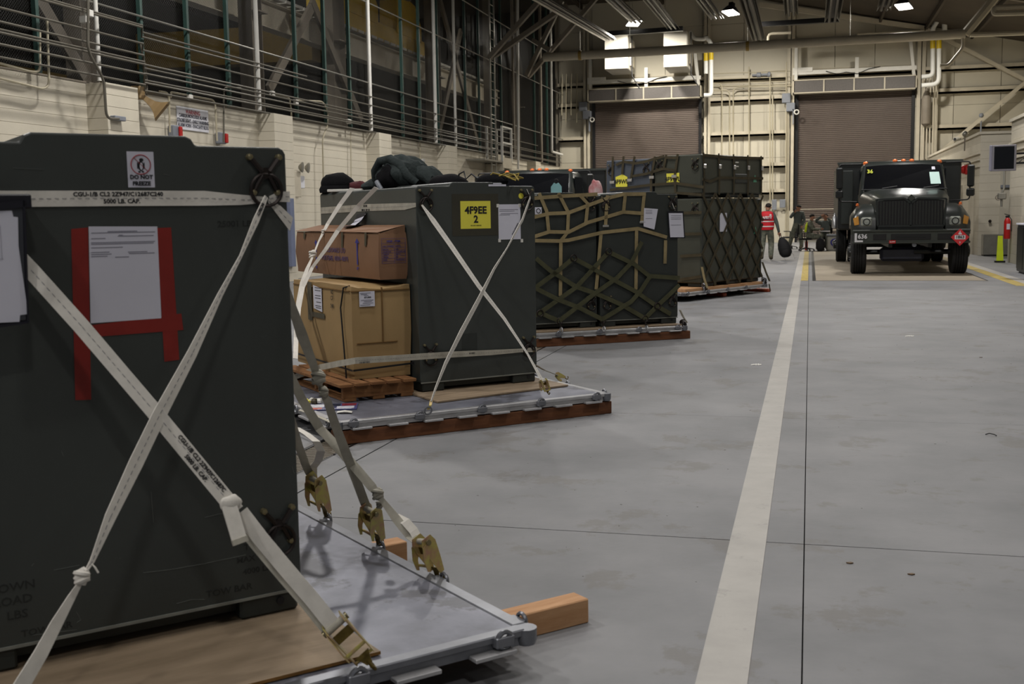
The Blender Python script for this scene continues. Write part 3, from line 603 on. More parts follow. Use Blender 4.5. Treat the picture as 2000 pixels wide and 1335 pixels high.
# ---- office block along the right side
ob = struct('wall_office', 'cream painted block offices along the right side')
def courses(x0, x1, y0, y1, z1, par, m=None, CHH=.25):
    MB().box(x0 + .005, x1 - .005, y0 + .005, y1 - .005, 0, z1 - .02).build('joint_fill', m_mort, par)
    n = int(round(z1 / CHH)); me = MB().cbox(x0, x1, y0, y1, .002, CHH - .002, .003).mesh('block_course', m or m_blk)
    for k in range(n): put('block_course', me, par, (0, 0, k * CHH))
courses(5.1, 5.3, 38.2, 54, 3.75, ob); courses(5.1, 7.6, 38.0, 38.2, 3.75, ob)
courses(5.22, 5.42, 20, 33.2, 3.75, ob); courses(5.42, 7.6, 33.0, 33.2, 3.75, ob)
MB().box(5.04, 12.2, 37.95, 54, 3.75, 3.83).build('cap', m_blk, ob); MB().box(5.16, 12.2, 19.9, 33.25, 3.75, 3.83).build('cap', m_blk, ob)
for z in (2.75, 2.95, 3.15): MB().box(5.03, 5.1, 38.0, 54, z, z + .05).build('ledge', m_blk, ob); MB().box(5.15, 5.22, 20, 33.2, z, z + .05).build('ledge', m_blk, ob)
for y0 in (39.2, 42.2, 45.6): MB().box(5.06, 5.11, y0, y0 + .95, 0, 2.2).build('door_leaf', m_pan, ob); MB().box(5.03, 5.12, y0 - .07, y0, 0, 2.28).build('door_jamb', m_beige, ob); MB().box(5.03, 5.12, y0, y0 + .95, 2.2, 2.28).build('door_head', m_beige, ob)
MB().box(5.7, 6.6, 37.97, 38.02, 0, 2.9).build('door_leaf', m_pan, ob)
MB().box(5.19, 5.225, 24.5, 25.4, 0, 2.1).build('door_leaf', m_horn, ob)
# ================================================================ PALLETS AND CARGO
m_od = M('crate_olive', (55, 59, 57), rough=.42, var=.07, scale=2.2, bump=.06, bscale=70, spec=.45, patch=((98, 102, 102), 5, .70, (1, 1, 1.6), .35))
m_od2 = M('crate_olive_netted', (46, 50, 48), rough=.45, var=.08, scale=2.0, spec=.4, patch=((84, 88, 86), 6, .70, (1, 1, 1), .4))
m_odg = M('crate_olive_green', (60, 62, 54), rough=.5, var=.08, scale=2.0, spec=.35, patch=((96, 92, 80), 5, .68, (1, 1, 1), .4))
m_odb = M('crate_slate', (66, 72, 82), rough=.5, var=.12, scale=2.5)
m_foot = M('crate_foot', (44, 48, 46), rough=.5, var=.1)
m_edge = M('worn_edge', (120, 122, 116), rough=.5, var=.1, scale=12)
m_ring = M('ring_steel_dark', (44, 38, 36), rough=.4, metal=.6, var=.1)
m_bolt = M('bolt_brassy', (128, 120, 92), rough=.35, metal=.7, var=0)
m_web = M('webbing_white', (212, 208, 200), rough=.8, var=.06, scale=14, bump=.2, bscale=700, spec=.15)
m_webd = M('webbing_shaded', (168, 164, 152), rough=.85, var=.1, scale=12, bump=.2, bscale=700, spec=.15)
m_tanw = M('webbing_tan', (138, 124, 92), rough=.85, var=.12, scale=8, spec=.15)
m_grw = M('webbing_green', (72, 72, 54), rough=.85, var=.12, scale=8, spec=.15)
m_brw = M('webbing_brown', (66, 60, 46), rough=.85, var=.12, scale=8, spec=.15)
m_st = M('stitching', (96, 98, 110), rough=.8, var=0)
m_alu = M('pallet_aluminium', (128, 130, 142), rough=.42, metal=.3, var=.1, scale=3.2, bump=.08, bscale=25, col2=(92, 94, 104), patch=((72, 72, 76), 2.6, .54, (1, 1, 1), .7))
m_rail = M('pallet_rail', (120, 122, 128), rough=.35, metal=.6, var=.1, scale=8)
m_railb = M('pallet_rail_bright', (176, 176, 178), rough=.35, metal=.5, var=.08, scale=8)
m_ply = M('plywood', (148, 130, 108), rough=.75, col2=(116, 100, 80), scale=1.6, stretch=(1, 5, 5), bump=.15, bscale=20)
m_plye = M('plywood_edge', (128, 92, 44), rough=.8, var=.15, scale=20)
m_lum = M('lumber', (188, 148, 110), rough=.8, col2=(160, 116, 78), scale=3, stretch=(1.2, 9, 9), bump=.1)
m_lumd = M('lumber_reddish', (112, 70, 42), rough=.8, col2=(84, 50, 30), scale=3, stretch=(1.2, 9, 9))
m_gold = M('zinc_yellow_plate', (180, 176, 92), rough=.3, metal=.45, var=.2, scale=26, col2=(172, 134, 112), spec=.6)
m_goldd = M('zinc_yellow_dark', (104, 88, 44), rough=.4, metal=.8, var=.2, scale=20)
m_pap = M('paper_white', (198, 198, 210), rough=.7, var=.02, scale=3)
m_ink = M('ink_grey', (120, 120, 132), rough=.8, var=0)
m_inkd = M('ink_black', (24, 24, 28), rough=.7, var=0)
m_tape = M('tape_red', (128, 34, 28), rough=.45, var=.06, scale=10)
m_tapeo = M('tape_olive', (66, 60, 42), rough=.5, var=.08)
m_clip = M('clipboard_black', (24, 24, 34), rough=.4, var=0)
m_yp = M('paper_yellow', (216, 208, 74), rough=.6, var=.02)
m_chr = M('buckle_chrome', (190, 190, 192), rough=.25, metal=.8, var=0)

def ring_group(t, uv, z=.15, up=True, R=.025):
    u, v = uv; s = MB()
    s.cbox(u - .034, u + .034, v - .02, v + .015, z - .034, z + .002, .004); s.build('ring_seat', m_rail, t)
    s = MB(); s.ring((u, v - .01, z + (R * .8 if up else -R * .4)), R, .0085, (1, .25, 0) if False else (0, 1, 0), 16, 6); s.build('tie_down_ring', m_rail, t, smooth=True)
def pallet(fr, W_, D, lab, lips=m_rail, z0=.093, rails=True):
    t = thing('cargo_pallet', lab, 'pallet', fr=fr); zt = .15
    b = MB(); b.cbox(-W_ + .05, -.05, .05, D - .05, z0 + .006, zt, .003); b.build('deck', m_alu, t)
    rr = MB(); c = .035
    # rounded corner rail all round, with a groove
    for k, (x0, x1, y0, y1) in enumerate(((-W_, 0, 0, .05), (-W_, 0, D - .05, D), (-W_, -W_ + .05, .05, D - .05), (-.05, 0, .05, D - .05))):
        if k < 2: x0 += c; x1 -= c
        rr = MB(); rr.cbox(x0, x1, y0, y1, zt - .022, zt + .003, .004); rr.cbox(x0 + .012, x1 - .012, y0 + .012, y1 - .012, z0 + .004, zt - .02, .002); rr.build('edge_rail', lips, t)
        lp = MB(); n = 8
        L_ = (x1 - x0) if k < 2 else (y1 - y0)
        for i in range(n):
            a = i * L_ / n + .07; e = (i + 1) * L_ / n - .05
            if k < 2: lp.cbox(x0 + a, x0 + e, y0 - (.03 if k == 0 else -.0), y1 + (0 if k == 0 else .03), z0 + .0, z0 + .014, .002)
            else: lp.cbox(x0 - (.03 if k == 2 else 0), x1 + (.03 if k == 3 else 0), y0 + a, y0 + e, z0 + .0, z0 + .014, .002)
        if k != 1 and k != 2 or True:
            lp.build('lip_tongues', m_railb if k == 0 else lips, t)
    b = MB()
    for x, y in ((-.02, .02), (-W_ + .02, .02), (-.02, D - .02), (-W_ + .02, D - .02)): b.lathe([(.03, z0 + .004), (.036, z0 + .02), (.036, zt)], (x, y, 0), (0, 0, 1), 12)
    tag(b.build('corner_castings', m_rail, t, smooth=True), kind='stuff')
    ug = [-W_ + .12 + i * (W_ - .24) / 4 for i in range(5)]
    for u in ug: ring_group(t, (u, .0), zt, up=False)
    for k in range(6): v = .1 + k * (D - .2) / 5; s = MB(); s.cbox(-.02, .012, v - .034, v + .034, zt - .036, zt + .002, .004); s.build('ring_seat', m_rail, t); s = MB(); s.ring((.018, v, zt - .012), .025, .007, (1, 0, 0), 16, 6); s.build('tie_down_ring', m_rail, t, smooth=True)
    for k in range(5): v = .1 + k * (D - .2) / 4; s = MB(); s.ring((-W_ - .018, v, zt - .012), .025, .007, (1, 0, 0), 16, 6); s.build('tie_down_ring', m_rail, t, smooth=True)
    return t
def ring_plate(par, u, v, z, s=1.0, nrm='v'):
    """cast X bracket with a hanging ring"""
    def P(a, dv, c): return (u + a * s, v - dv, z + c * s) if nrm == 'v' else (u - dv, v + a * s, z + c * s)
    b = MB()
    for a, c in ((-.048, .05), (.048, .05), (.04, -.06), (-.04, -.06)): b.tube([P(a, .010, c), P(a * .25, .016, c * .1)], .0085 * s, 6)
    n = (0, -1, 0) if nrm == 'v' else (-1, 0, 0)
    b.lathe([(.018 * s, 0), (.018 * s, .02)], P(0, 0, 0), n, 10); o = b.build('ring_bracket', m_ring, par, smooth=True)
    r = MB().ring(P(0, .016, -.052), .05 * s, .0062 * s, n, 22, 6).build('lifting_ring', m_ring, o, smooth=True)
    b = MB()
    for a, c in ((-.048, .05), (.048, .05), (.04, -.06), (-.04, -.06)): b.lathe([(.0001, .022), (.009 * s, .018), (.011 * s, .008), (.011 * s, 0)], P(a, 0, c), n, 8)
    tag(b.build('bolt_heads', m_bolt, o, smooth=True), kind='stuff')
def crate(fr, u0, u1, v0, v1, lab, zb=.165, zt=1.678, m=None, notch=True, rings=True, name='shipping_crate', feet=True, cz=1.0):
    m = m or m_od; t = thing(name, lab, 'crate', fr=fr, group=None); w = u1 - u0
    z1 = zb + .068; r = .022
    # body outline with the raised lid section, swept back
    poly = [(u0 + r * .4, z1), (u1 - r * .4, z1), (u1, z1 + r), (u1, zt - r), (u1 - r * .35, zt - r * .35), (u1 - r, zt)]
    if notch: poly += [(u1 - .285 * w * .94, zt), (u1 - .285 * w * .94 - .012, zt + .02), (u1 - .285 * w * .94 - .03, zt + .028), (u0 + .27 * w + .03, zt + .028), (u0 + .27 * w + .012, zt + .02), (u0 + .27 * w, zt)]
    poly += [(u0 + r, zt), (u0 + r * .35, zt - r * .35), (u0, zt - r), (u0, z1 + r)]
    b = MB(); b.prism([(x, v0, z) for x, z in poly], (0, v1 - v0, 0)); o = b.build('body', m, t)
    bv = o.modifiers.new('edge', 'BEVEL'); bv.width = .006; bv.segments = 2; bv.limit_method = 'ANGLE'; bv.angle_limit = math.radians(50)
    MB().box(u0 + .004, u1 - .001, v0 - .004, v0 + .003, z1 - .003, z1 + .006).build('lower_edge_trim', m_edge, t)
    if feet:
        for x0, x1 in ((u0 + .02, u0 + .20), (u1 - .21, u1 - .012)):
            for y0, y1 in ((v0 + .006, v0 + .3), (v1 - .3, v1 - .006)):
                MB().cbox(x0, x1, y0, y1, zb, z1, .008).build('foot', m_foot, t)
        MB().box(u0 + .2, u1 - .2, v0 + .05, v0 + .08, zb + .022, z1).build('skid_rail', m_foot, t)
        MB().lathe([(.013, 0), (.013, .004)], (u1 - .075, v0 + .003, zb + .042), (0, -1, 0), 12).build('fork_pin_hole', m_inkd, t)
    if rings:
        for uu, zz in ((u0 + .075, zt - .082), (u1 - .075, zt - .082), (u0 + .085, .30 + zb), (u1 - .075, .30 + zb)): ring_plate(t, uu, v0, zz)
    return t
def frame_blocks(fr, W_, D, lab, m=m_lumd, zh=.089, over=(.0, .0), cross=True, us=None):
    for k in range(3):
        u = (-W_ + .12, -W_ / 2, -.16)[k]
def beam(p, q, h, w, lab, m=m_lum, group=None):
    p, q = Vector(p), Vector(q); d = (q - p); a = math.atan2(d.y, d.x); L = d.length
    o = MB().cbox(0, L, -w / 2, w / 2, 0, h, .004).build('timber_block', m); o.location = p; o.rotation_euler = (0, 0, a)
    return tag(o, lab, 'timber', group)

# ---------------------------------------------------------------- pallet 1 (nearest)
pallet(P1, 2.235, 2.743, 'grey aluminium cargo pallet nearest the camera, under the big strapped crate', lips=m_rail)
def W1(u, v, z=0.0): return P1.M @ Vector((u, v, z))
# long beams under it, protruding on the right
def tim(fr, px, far, h, lab, ext):
    """beam lying along u under a pallet; px = pixel of the near bottom end corner"""
beam(atz(1058, 1170, .0) * 0 + W1(-2.1, .30), W1(.41, .30), .089, .089, 'orange-brown square timber sticking out under the near pallet corner, the nearer one')
beam(W1(-2.1, 1.32), W1(.22, 1.32), .089, .089, 'orange-brown square timber end sticking out behind the near pallet, the farther one')
beam(W1(-2.1, 2.3), W1(-.1, 2.3), .089, .089, 'timber under the far end of the near pallet')
# plywood sheet
a = P1.onz(470, 1335, .165)
o = MB().box(-2.2, -.505, .077, 2.5, .1535, .1635).build('plywood_sheet', [m_ply], fr=P1); tag(o, 'worn plywood sheet on the near pallet under the big crate', 'plywood')
pe = MB().box(-2.2, -.505, .0765, .078, .1537, .1633).build('sheet_edge', m_plye, o); pe.matrix_parent_inverse = Matrix()
V1 = .563
c1 = crate(P1, -1.63, -.55, V1, 2.56, 'large dark olive crate nearest the camera with crossed white straps')
# no-freeze sticker
def plate(fr, par, u0, u1, z0, z1, v, m, name='label', t=.0012, shear=0.0):
    b = MB(); b.prism([(u0, v, z0), (u1, v, z0 + shear), (u1, v, z1 + shear), (u0, v, z1)], (0, -t, 0)); return b.build(name, m, par)
st = thing('freeze_warning_label', 'white do not freeze sticker with a crossed-out penguin on the near crate', 'sticker', fr=P1)
plate(P1, st, -1.046, -.968, 1.552, 1.657, V1 - .0005, m_pap, 'label_sheet')
uc, zc, vv = -1.007, 1.619, V1 - .003
n_ = (0, -1, 0)
MB().ring((uc, vv, zc), .0285, .0014, n_, 28, 4).build('warning_ring', m_txr, st); 
b = MB(); b.ell((uc, vv, zc - .004), (.0085, .0006, .015), 10, 6); b.ell((uc + .002, vv, zc + .014), (.0065, .0006, .005), 8, 5); b.box(uc - .011, uc - .008, vv - .0004, vv + .0004, zc - .012, zc + .006); b.box(uc + .008, uc + .011, vv - .0004, vv + .0004, zc - .012, zc + .006); b.box(uc - .008, uc - .002, vv - .0004, vv + .0004, zc - .023, zc - .019); b.box(uc + .002, uc + .008, vv - .0004, vv + .0004, zc - .023, zc - .019); b.build('penguin_print', m_inkd, st)
MB().ell((uc + .001, vv - .0008, zc - .005), (.0045, .0004, .011), 8, 5).build('penguin_belly', m_pap, st)
MB().bar((uc - .019, vv - .0015, zc + .019), (uc + .019, vv - .0015, zc - .019), .0008, .003, (0, 1, 0)).build('warning_bar', m_txr, st)
text('DO NOT', .0165, m_inkd, st, (uc, vv, 1.582), (1, 0, 0), (0, 0, 1), bold=.0006, sx=1.0); text('FREEZE', .0165, m_inkd, st, (uc, vv, 1.563), (1, 0, 0), (0, 0, 1), bold=.0006)
# red tape frame and paper
def poly_on(fr, pix, v, t, name, m, par=None):
    pts = [fr.onv(a, b_, v) for a, b_ in pix]; b = MB(); b.prism(pts[::-1], (0, -t, 0)); return b.build(name, m, par, fr=fr)
tp = [[(139, 447), (172, 444), (178, 780), (147, 781)], [(306, 445), (334, 444), (350, 702), (321, 706)], [(176, 635), (354, 612), (358, 644), (178, 658)]]
for i, q in enumerate(tp): tag(poly_on(P1, q, V1 - .0006 - .0004 * i, .0008, 'tape_strip', m_tape), ('long upright strip of red tape left of the paper on the near crate', 'upright strip of red tape right of the paper on the near crate', 'level strip of red tape under the paper on the near crate')[i], 'tape')
pp = thing('document_sheet', 'white printed sheet framed by red tape on the near crate', 'paper', fr=P1)
poly_on(P1, [(173, 442), (307, 442), (315, 621), (177, 631)], V1 - .002, .0006, 'sheet', m_pap, pp)
b = MB()
for k, (y, x0, x1) in enumerate(((452, 210, 268), (455, 178, 303), (459, 232, 240), (461, 230, 300), (466, 178, 206), (474, 178, 303), (477, 178, 300), (484, 178, 240), (493, 178, 214), (492, 250, 288), (497, 178, 218), (495, 252, 302), (501, 178, 210), (502, 225, 252))):
    p, q = P1.onv(x0, y + .0, V1 - .0028), P1.onv(x1, y, V1 - .0028); b.box(p.x, q.x, p.y - .0003, p.y + .0003, p.z - .0012, p.z + .0012)
b.build('printed_lines', m_ink, pp)
# clipboard pouch at left edge
cb = thing('document_pouch', 'black framed document pouch with white papers hanging at the left edge of the near crate', 'document pouch', fr=P1)
VP = V1 - .135
MB().cbox(-1.47, -1.34, VP, V1, 1.49, 1.53, .004).build('clip', m_clip, cb)
poly_on(P1, [(-90, 400), (48, 390), (56, 628), (-90, 650)], VP, .004, 'backing', m_clip, cb)
poly_on(P1, [(-90, 415), (44, 406), (50, 624), (-90, 640)], VP - .005, .001, 'sleeve', M('sleeve_grey', (58, 60, 66), rough=.3), cb)
poly_on(P1, [(-90, 414), (23, 411), (26, 423), (35, 424), (36, 480), (53, 600), (54, 613), (39, 615), (38, 628), (-90, 634)], VP - .007, .001, 'papers', m_pap, cb)
for q in ([(-90, 404), (49, 390), (49, 404), (-90, 422)], [(44, 392), (49, 391), (57, 628), (53, 630)], [(-90, 645), (56, 627), (56, 631), (-90, 652)]): poly_on(P1, q, VP - .009, .003, 'frame_strip', m_clip, cb)
b = MB()
for p, q in (((0, 440), (4, 505)), ((0, 506), (6, 505))): b.bar(P1.onv(*p, VP - .009), P1.onv(*q, VP - .009), .0006, .001, (0, 1, 0))
b.build('printed_lines', m_ink, cb)
# stencil lettering on the crate
m_sten = M('stencil_dark', (36, 39, 38), rough=.6, var=.1)
for s_, px, py, sz in (('25001 LBS', 462, 437, .026), ('TIE', 488, 1067, .026), ('MAX', 480, 1092, .026), ('4000 LB', 502, 1112, .026), ('TOW BAR', 448, 1152, .03), ('DOWN', 22, 1147, .035), ('LOAD', 26, 1173, .035), ('LBS', 34, 1200, .035), ('TOW BAR', 92, 1228, .028)):
    p = P1.onv(px, py, V1); text(s_, sz, m_sten, c1, (p.x, V1 - .0006, p.z), (1, 0, 0), (0, 0, 1), bold=.0004, sx=1.1)
# hairline scratches
b = MB()
for pts in (((105, 1113), (155, 1103)), ((400, 1010), (428, 1003), (445, 1003)), ((280, 1118), (330, 1112), (400, 1100), (480, 1083)), ((345, 1178), (375, 1170), (400, 1170)), ((62, 1240), (150, 1229)), ((150, 1195), (158, 1210), (150, 1215)), ((25, 328), (85, 331)), ((320, 340), (330, 342)), ((570, 910), (575, 925)), ((295, 960), (300, 1020)), ((62, 1105), (66, 1100)), ((120, 880), (124, 890))):
    ps = [P1.onv(*p, V1 - .0006) for p in pts]
    for i in range(len(ps) - 1): b.bar(ps[i], ps[i + 1], .0006, .0013, (0, 1, 0))
tag(b.build('scratches', M('scratch_light', (112, 116, 112), rough=.6, var=0), c1), kind='stuff')

# --- straps on pallet 1
def seam(pts, wd, off, m=m_st, dash=.012, gap=.009, w=.0012, k0=0.0):
    """dashed centre stitching along a strap"""
    b = MB(); L = 0
    for i in range(len(pts) - 1):
        p, q = Vector(pts[i]), Vector(pts[i + 1]); d = q - p; n = d.length; t = 0
        wv = Vector(wd[i] if isinstance(wd[0], (tuple, list, Vector)) else wd).normalized()
        while t + dash < n:
            a = p + d * (t / n) + off; c = p + d * ((t + dash) / n) + off; b.ribbon([a, c], wv * w, .0008); t += dash + gap
    return b
def strap_pts(fr, pix, fn): return [fn(*p) for p in pix]
def strap(fr, label, segs, m=m_web, name='tie_down_strap', lines=True, off=Vector((0, -.0035, 0)), group=None):
    """segs: list of (points, widths) in the pallet frame"""
    t = thing(name, label, 'strap', fr=fr, group=group)
    for pts, wd in segs:
        MB().ribbon(pts, wd, .0035).build('webbing', m, t)
        if lines: seam(pts, wd, off).build('stitch_line', m_st, t)
    return t
def knot(par, c, r=.02, m=m_web):
    c = Vector(c); b = MB(); b.ell(c, (r, r * .8, r * 1.15), 12, 8, f=lambda p: 1 + .12 * math.sin(5 * p.x + 7 * p.z) + .08 * math.sin(9 * p.y)); 
    b.ring(c + Vector((0, 0, r * .45)), r * .8, r * .32, (.3, .2, 1), 14, 6); b.ring(c - Vector((0, 0, r * .4)), r * .8, r * .3, (-.3, .3, 1), 14, 6)
    return b.build('knot', m, par, smooth=True)
w45 = .045
VF = V1 - .004
def on1(px, py): return P1.onv(px, py, VF)
# level strap
hs_ = [on1(-60, 388.5), on1(60, 388), on1(240, 387), on1(400, 387), on1(470, 390), on1(520, 390)]
t = strap(P1, 'level white strap with black lettering across the top of the near crate', [(hs_, [(0, 0, w45)] * 4 + [(0, 0, .032), (0, 0, .018)]), ([on1(526, 388), on1(545, 384), on1(566, 384)], [(0, 0, .016), (0, 0, .032), (0, 0, .034)])])
text('CGU-1/B CL2 2Z947/C12687C240', .0175, m_inkd, t, tuple(on1(232, 380) + Vector((0, -.0025, .001))), (1, 0, 0), (0, 0, 1), bold=.0005, sx=1.02)
text('5000 LB. CAP.', .0175, m_inkd, t, tuple(on1(238, 393) + Vector((0, -.0025, 0))), (1, 0, 0), (0, 0, 1), bold=.0005, sx=1.02)
strap(P1, 'short white strap folding from the upper ring over the right edge of the near crate', [([on1(524, 392), on1(545, 411), on1(569, 438)], [(0, 0, .012), (.01, 0, .03), (.012, 0, .042)])])
# crossed straps leaning forward to the front rail
def lean1(px, py, off=0.0): return P1.onv(px, py, V1 - .012 - off, 1.6, .005 - off, .17)
def wv(px0, py0, px1, py1, w, f=lean1):
    """width vector across the strap direction given by two pixels"""
    p, q = f(px0, py0), f(px1, py1); d = (q - p).normalized(); n = Vector((0, -1, -.38)).normalized(); x = d.cross(n).normalized(); return x * w
A = [(0, 466), (60, 527), (160, 638), (300, 802), (440, 972), (462, 998)]
pts = [lean1(*p) for p in A]; wx = wv(60, 527, 440, 972, w45)
B_ = [(470, 1000), (510, 1052), (560, 1112), (610, 1170), (655, 1226)]; ptsB = [lean1(*p) for p in B_]; wB = wv(480, 1010, 650, 1215, w45)
tA = strap(P1, 'white strap with black lettering running down right across the near crate to a ratchet', [(pts, wx)])
MB().ribbon(ptsB, [wB] * 5, .0035).build('webbing', m_web, tA)
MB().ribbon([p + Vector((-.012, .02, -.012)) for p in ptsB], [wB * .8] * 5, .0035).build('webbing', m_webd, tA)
d_ = (pts[3] - pts[4]).normalized()
for s_, off in (('CGU-1/B CL2 2Z947/C12687C', .010), ('5000 LB. CAP.', -.010)):
    c_ = (lean1(335, 845) + lean1(440, 972)) / 2 + wx.normalized() * (off if wx.z > 0 else -off) + Vector((0, -.004, 0))
    text(s_, .0165, m_inkd, tA, tuple(c_), tuple(-d_), tuple(wx if wx.z > 0 else -wx), bold=.0005, sx=.95)
# tail folded over strap
b = MB(); p0 = lean1(447, 985, .012); p1 = lean1(467, 1052, .012); b.ribbon([p0, (p0 + p1) / 2, p1], (.042, 0, .008), .006); b.build('folded_tail', m_web, tA)
b = MB(); b.ribbon([p1 + Vector((0, 0, .003)), p1 + Vector((.003, -.004, -.012))], (.044, 0, .008), .012); b.build('tail_end', m_webd, tA)
b = MB(); kc = lean1(452, 982, .004); b.ell(kc, (.033, .016, .024), 12, 8, f=lambda p: 1 + .1 * math.sin(6 * p.x)); b.build('knot', m_web, tA, smooth=True)
C = [(520, 384), (500, 430), (470, 500), (430, 575), (375, 690), (310, 812), (265, 905), (215, 1010), (180, 1095), (166, 1118)]
ws = [.014, .022, .010, .018, .033, .044, .045, .034, .014, .008]; pc = [lean1(*p, .010) for p in C]; base = wv(310, 812, 265, 905, 1.0)
tB = strap(P1, 'white strap running down left across the near crate through a knot to the lower left', [(pc, [base * w for w in ws])])
D_ = [(158, 1135), (140, 1165), (110, 1218), (80, 1275), (35, 1350)]; pd = [lean1(*p, .006) for p in D_]; MB().ribbon(pd, [base * w for w in (.012, .022, .034, .04, .045)], .0035).build('webbing', m_web, tB)
knot(tB, lean1(160, 1126, .01), .020); MB().tube([lean1(172, 1112, .02), lean1(180, 1101, .03), lean1(186, 1108, .03), lean1(192, 1118, .025)], .0025, 6).build('strap_fray', m_web, tB)
text('C12687C240', .015, m_inkd, tB, tuple(lean1(509, 408, .014)), tuple((pc[0] - pc[1])), (1, 0, -.3), bold=.0004, sx=.55)

def ratchet(fr, top, bot, side, label, s=1.0, group=None):
    """yellow-zinc ratchet buckle from top (strap end) to bottom (hook at the pallet ring); side = width direction"""
    t = thing('ratchet_buckle', label, 'ratchet', fr=fr, group=group); top, bot = Vector(top), Vector(bot)
    d = (bot - top); L = d.length; d.normalize(); sd = Vector(side); sd = (sd - d * sd.dot(d)).normalized(); n = sd.cross(d).normalized()
    def Q(a, b_, c): return top + sd * a * s + n * b_ * s + d * c * L
    for k in (-1, 1):
        b = MB(); b.prism([Q(k * .03, x, y) for x, y in ((-.022, -.05), (.022, -.05), (.034, .08), (.030, .3), (.016, .62), (.010, .82), (-.012, .82), (-.024, .5), (-.034, .12))], sd * .0028 * k * s); b.build('side_plate', m_gold, t)
        b = MB(); b.prism([Q(k * .035, x, y) for x, y in ((.012, .06), (.036, .10), (.056, .36), (.058, .60), (.048, .64), (.034, .42), (.010, .26))], sd * .0028 * k * s); b.build('lever_arm', m_gold, t)
        MB().lathe([(.011 * s, 0), (.011 * s, .006 * s)], Q(k * .038, .004, .06), sd * k, 10).build('axle_end', m_bolt, t, smooth=True)
    MB().tube([Q(-.03, .0, .07), Q(.03, .0, .07)], .012 * s, 12).build('spool', m_webd, t, smooth=True)
    MB().tube([Q(-.034, .040, .54), Q(.034, .040, .54)], .006 * s, 8).build('handle_bar', m_gold, t, smooth=True)
    MB().ribbon([Q(0, .012, .18), Q(0, .014, .34)], sd * .058 * s, .003 * s).build('pawl_plate', m_goldd, t)
    MB().tube([Q(-.03, 0, .78), Q(.03, 0, .78)], .005 * s, 8).build('crossbar', m_gold, t)
    MB().ribbon([Q(0, 0, .72), Q(0, .004, .82), Q(0, .01, .92)], [sd * .05 * s, sd * .03 * s, sd * .018 * s], .006 * s).build('yoke_plate', m_goldd, t)
    MB().tube([Q(0, .008, .86), Q(0, .014, .98), Q(0, .002, 1.06), Q(0, -.016, 1.04), Q(0, -.018, .96)], .0055 * s, 8).build('hook', m_goldd, t, smooth=True)
    return t
def dring(fr, c, lab, nrm=(0, 1, 0), R=.03, group='tie-down rings hooked by the straps'):
    pass
ra, rb = lean1(650, 1214, .0), lean1(728, 1300, .0)
ratchet(P1, ra, rb, wB, 'open yellow zinc ratchet buckle at the front edge of the near pallet', 1.0)
# side straps to the right rail
def side1(px, py, off=0.0): return P1.onu(px, py, -.55 + off, 1.5, .012 + off, .17)
def sw(p, q, w, f): p, q = f(*p), f(*q); d = (q - p).normalized(); n = Vector((1, 0, .4)).normalized(); return d.cross(n).normalized() * w
def side_strap(lab, pix, ws, m=m_webd, off=0.0, lines=False):
    pts = [side1(*p, off) for p in pix]; d0 = pts[0] - pts[1]; ws = [ws[0]] + list(ws)
    pts = [pts[0] + d0 * ((1.5 - pts[0].z) / max(d0.z, .05))] + pts; base = (pts[-1] - pts[0]).normalized().cross(Vector((-.35, -1, .1)).normalized()).normalized()
    return strap(P1, lab, [(pts, [base * w for w in ws])], m, lines=lines), pts, base
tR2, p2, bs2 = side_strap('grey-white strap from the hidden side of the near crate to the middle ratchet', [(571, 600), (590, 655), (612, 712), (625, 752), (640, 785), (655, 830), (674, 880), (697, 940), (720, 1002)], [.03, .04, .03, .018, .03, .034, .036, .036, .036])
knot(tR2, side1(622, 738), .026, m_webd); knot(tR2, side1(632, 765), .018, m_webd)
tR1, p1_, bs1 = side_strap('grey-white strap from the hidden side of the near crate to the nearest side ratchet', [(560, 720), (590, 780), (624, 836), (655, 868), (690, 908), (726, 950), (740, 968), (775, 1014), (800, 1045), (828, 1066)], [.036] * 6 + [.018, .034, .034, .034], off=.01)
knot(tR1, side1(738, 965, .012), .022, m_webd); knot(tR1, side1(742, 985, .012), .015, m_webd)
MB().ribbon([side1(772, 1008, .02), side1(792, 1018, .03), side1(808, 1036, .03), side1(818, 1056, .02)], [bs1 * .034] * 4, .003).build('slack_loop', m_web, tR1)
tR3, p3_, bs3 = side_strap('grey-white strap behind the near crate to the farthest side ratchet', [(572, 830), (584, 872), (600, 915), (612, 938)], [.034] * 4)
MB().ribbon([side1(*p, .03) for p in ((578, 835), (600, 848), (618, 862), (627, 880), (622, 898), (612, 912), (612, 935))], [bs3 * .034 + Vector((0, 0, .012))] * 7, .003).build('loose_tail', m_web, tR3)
for (a_, b_), lab in ((((824, 1052), (860, 1128)), 'yellow zinc ratchet on the pallet side edge, nearest of the three side ones'), (((722, 992), (742, 1060)), 'yellow zinc ratchet on the pallet side edge, middle of the three side ones'), (((614, 932), (640, 1008)), 'yellow zinc ratchet on the pallet side edge, farthest of the three side ones')):
    ratchet(P1, side1(*a_), side1(*b_), (-.2, 1, 0), lab, .95, 'ratchets on the side edge of the near pallet')
text('PATRICIA', .03, m_ring, bpy.data.objects['cargo_pallet'], (-.93, .062, .1508), (1, 0, 0), (0, 1, 0), 'pallet_stamp', depth=.0002)

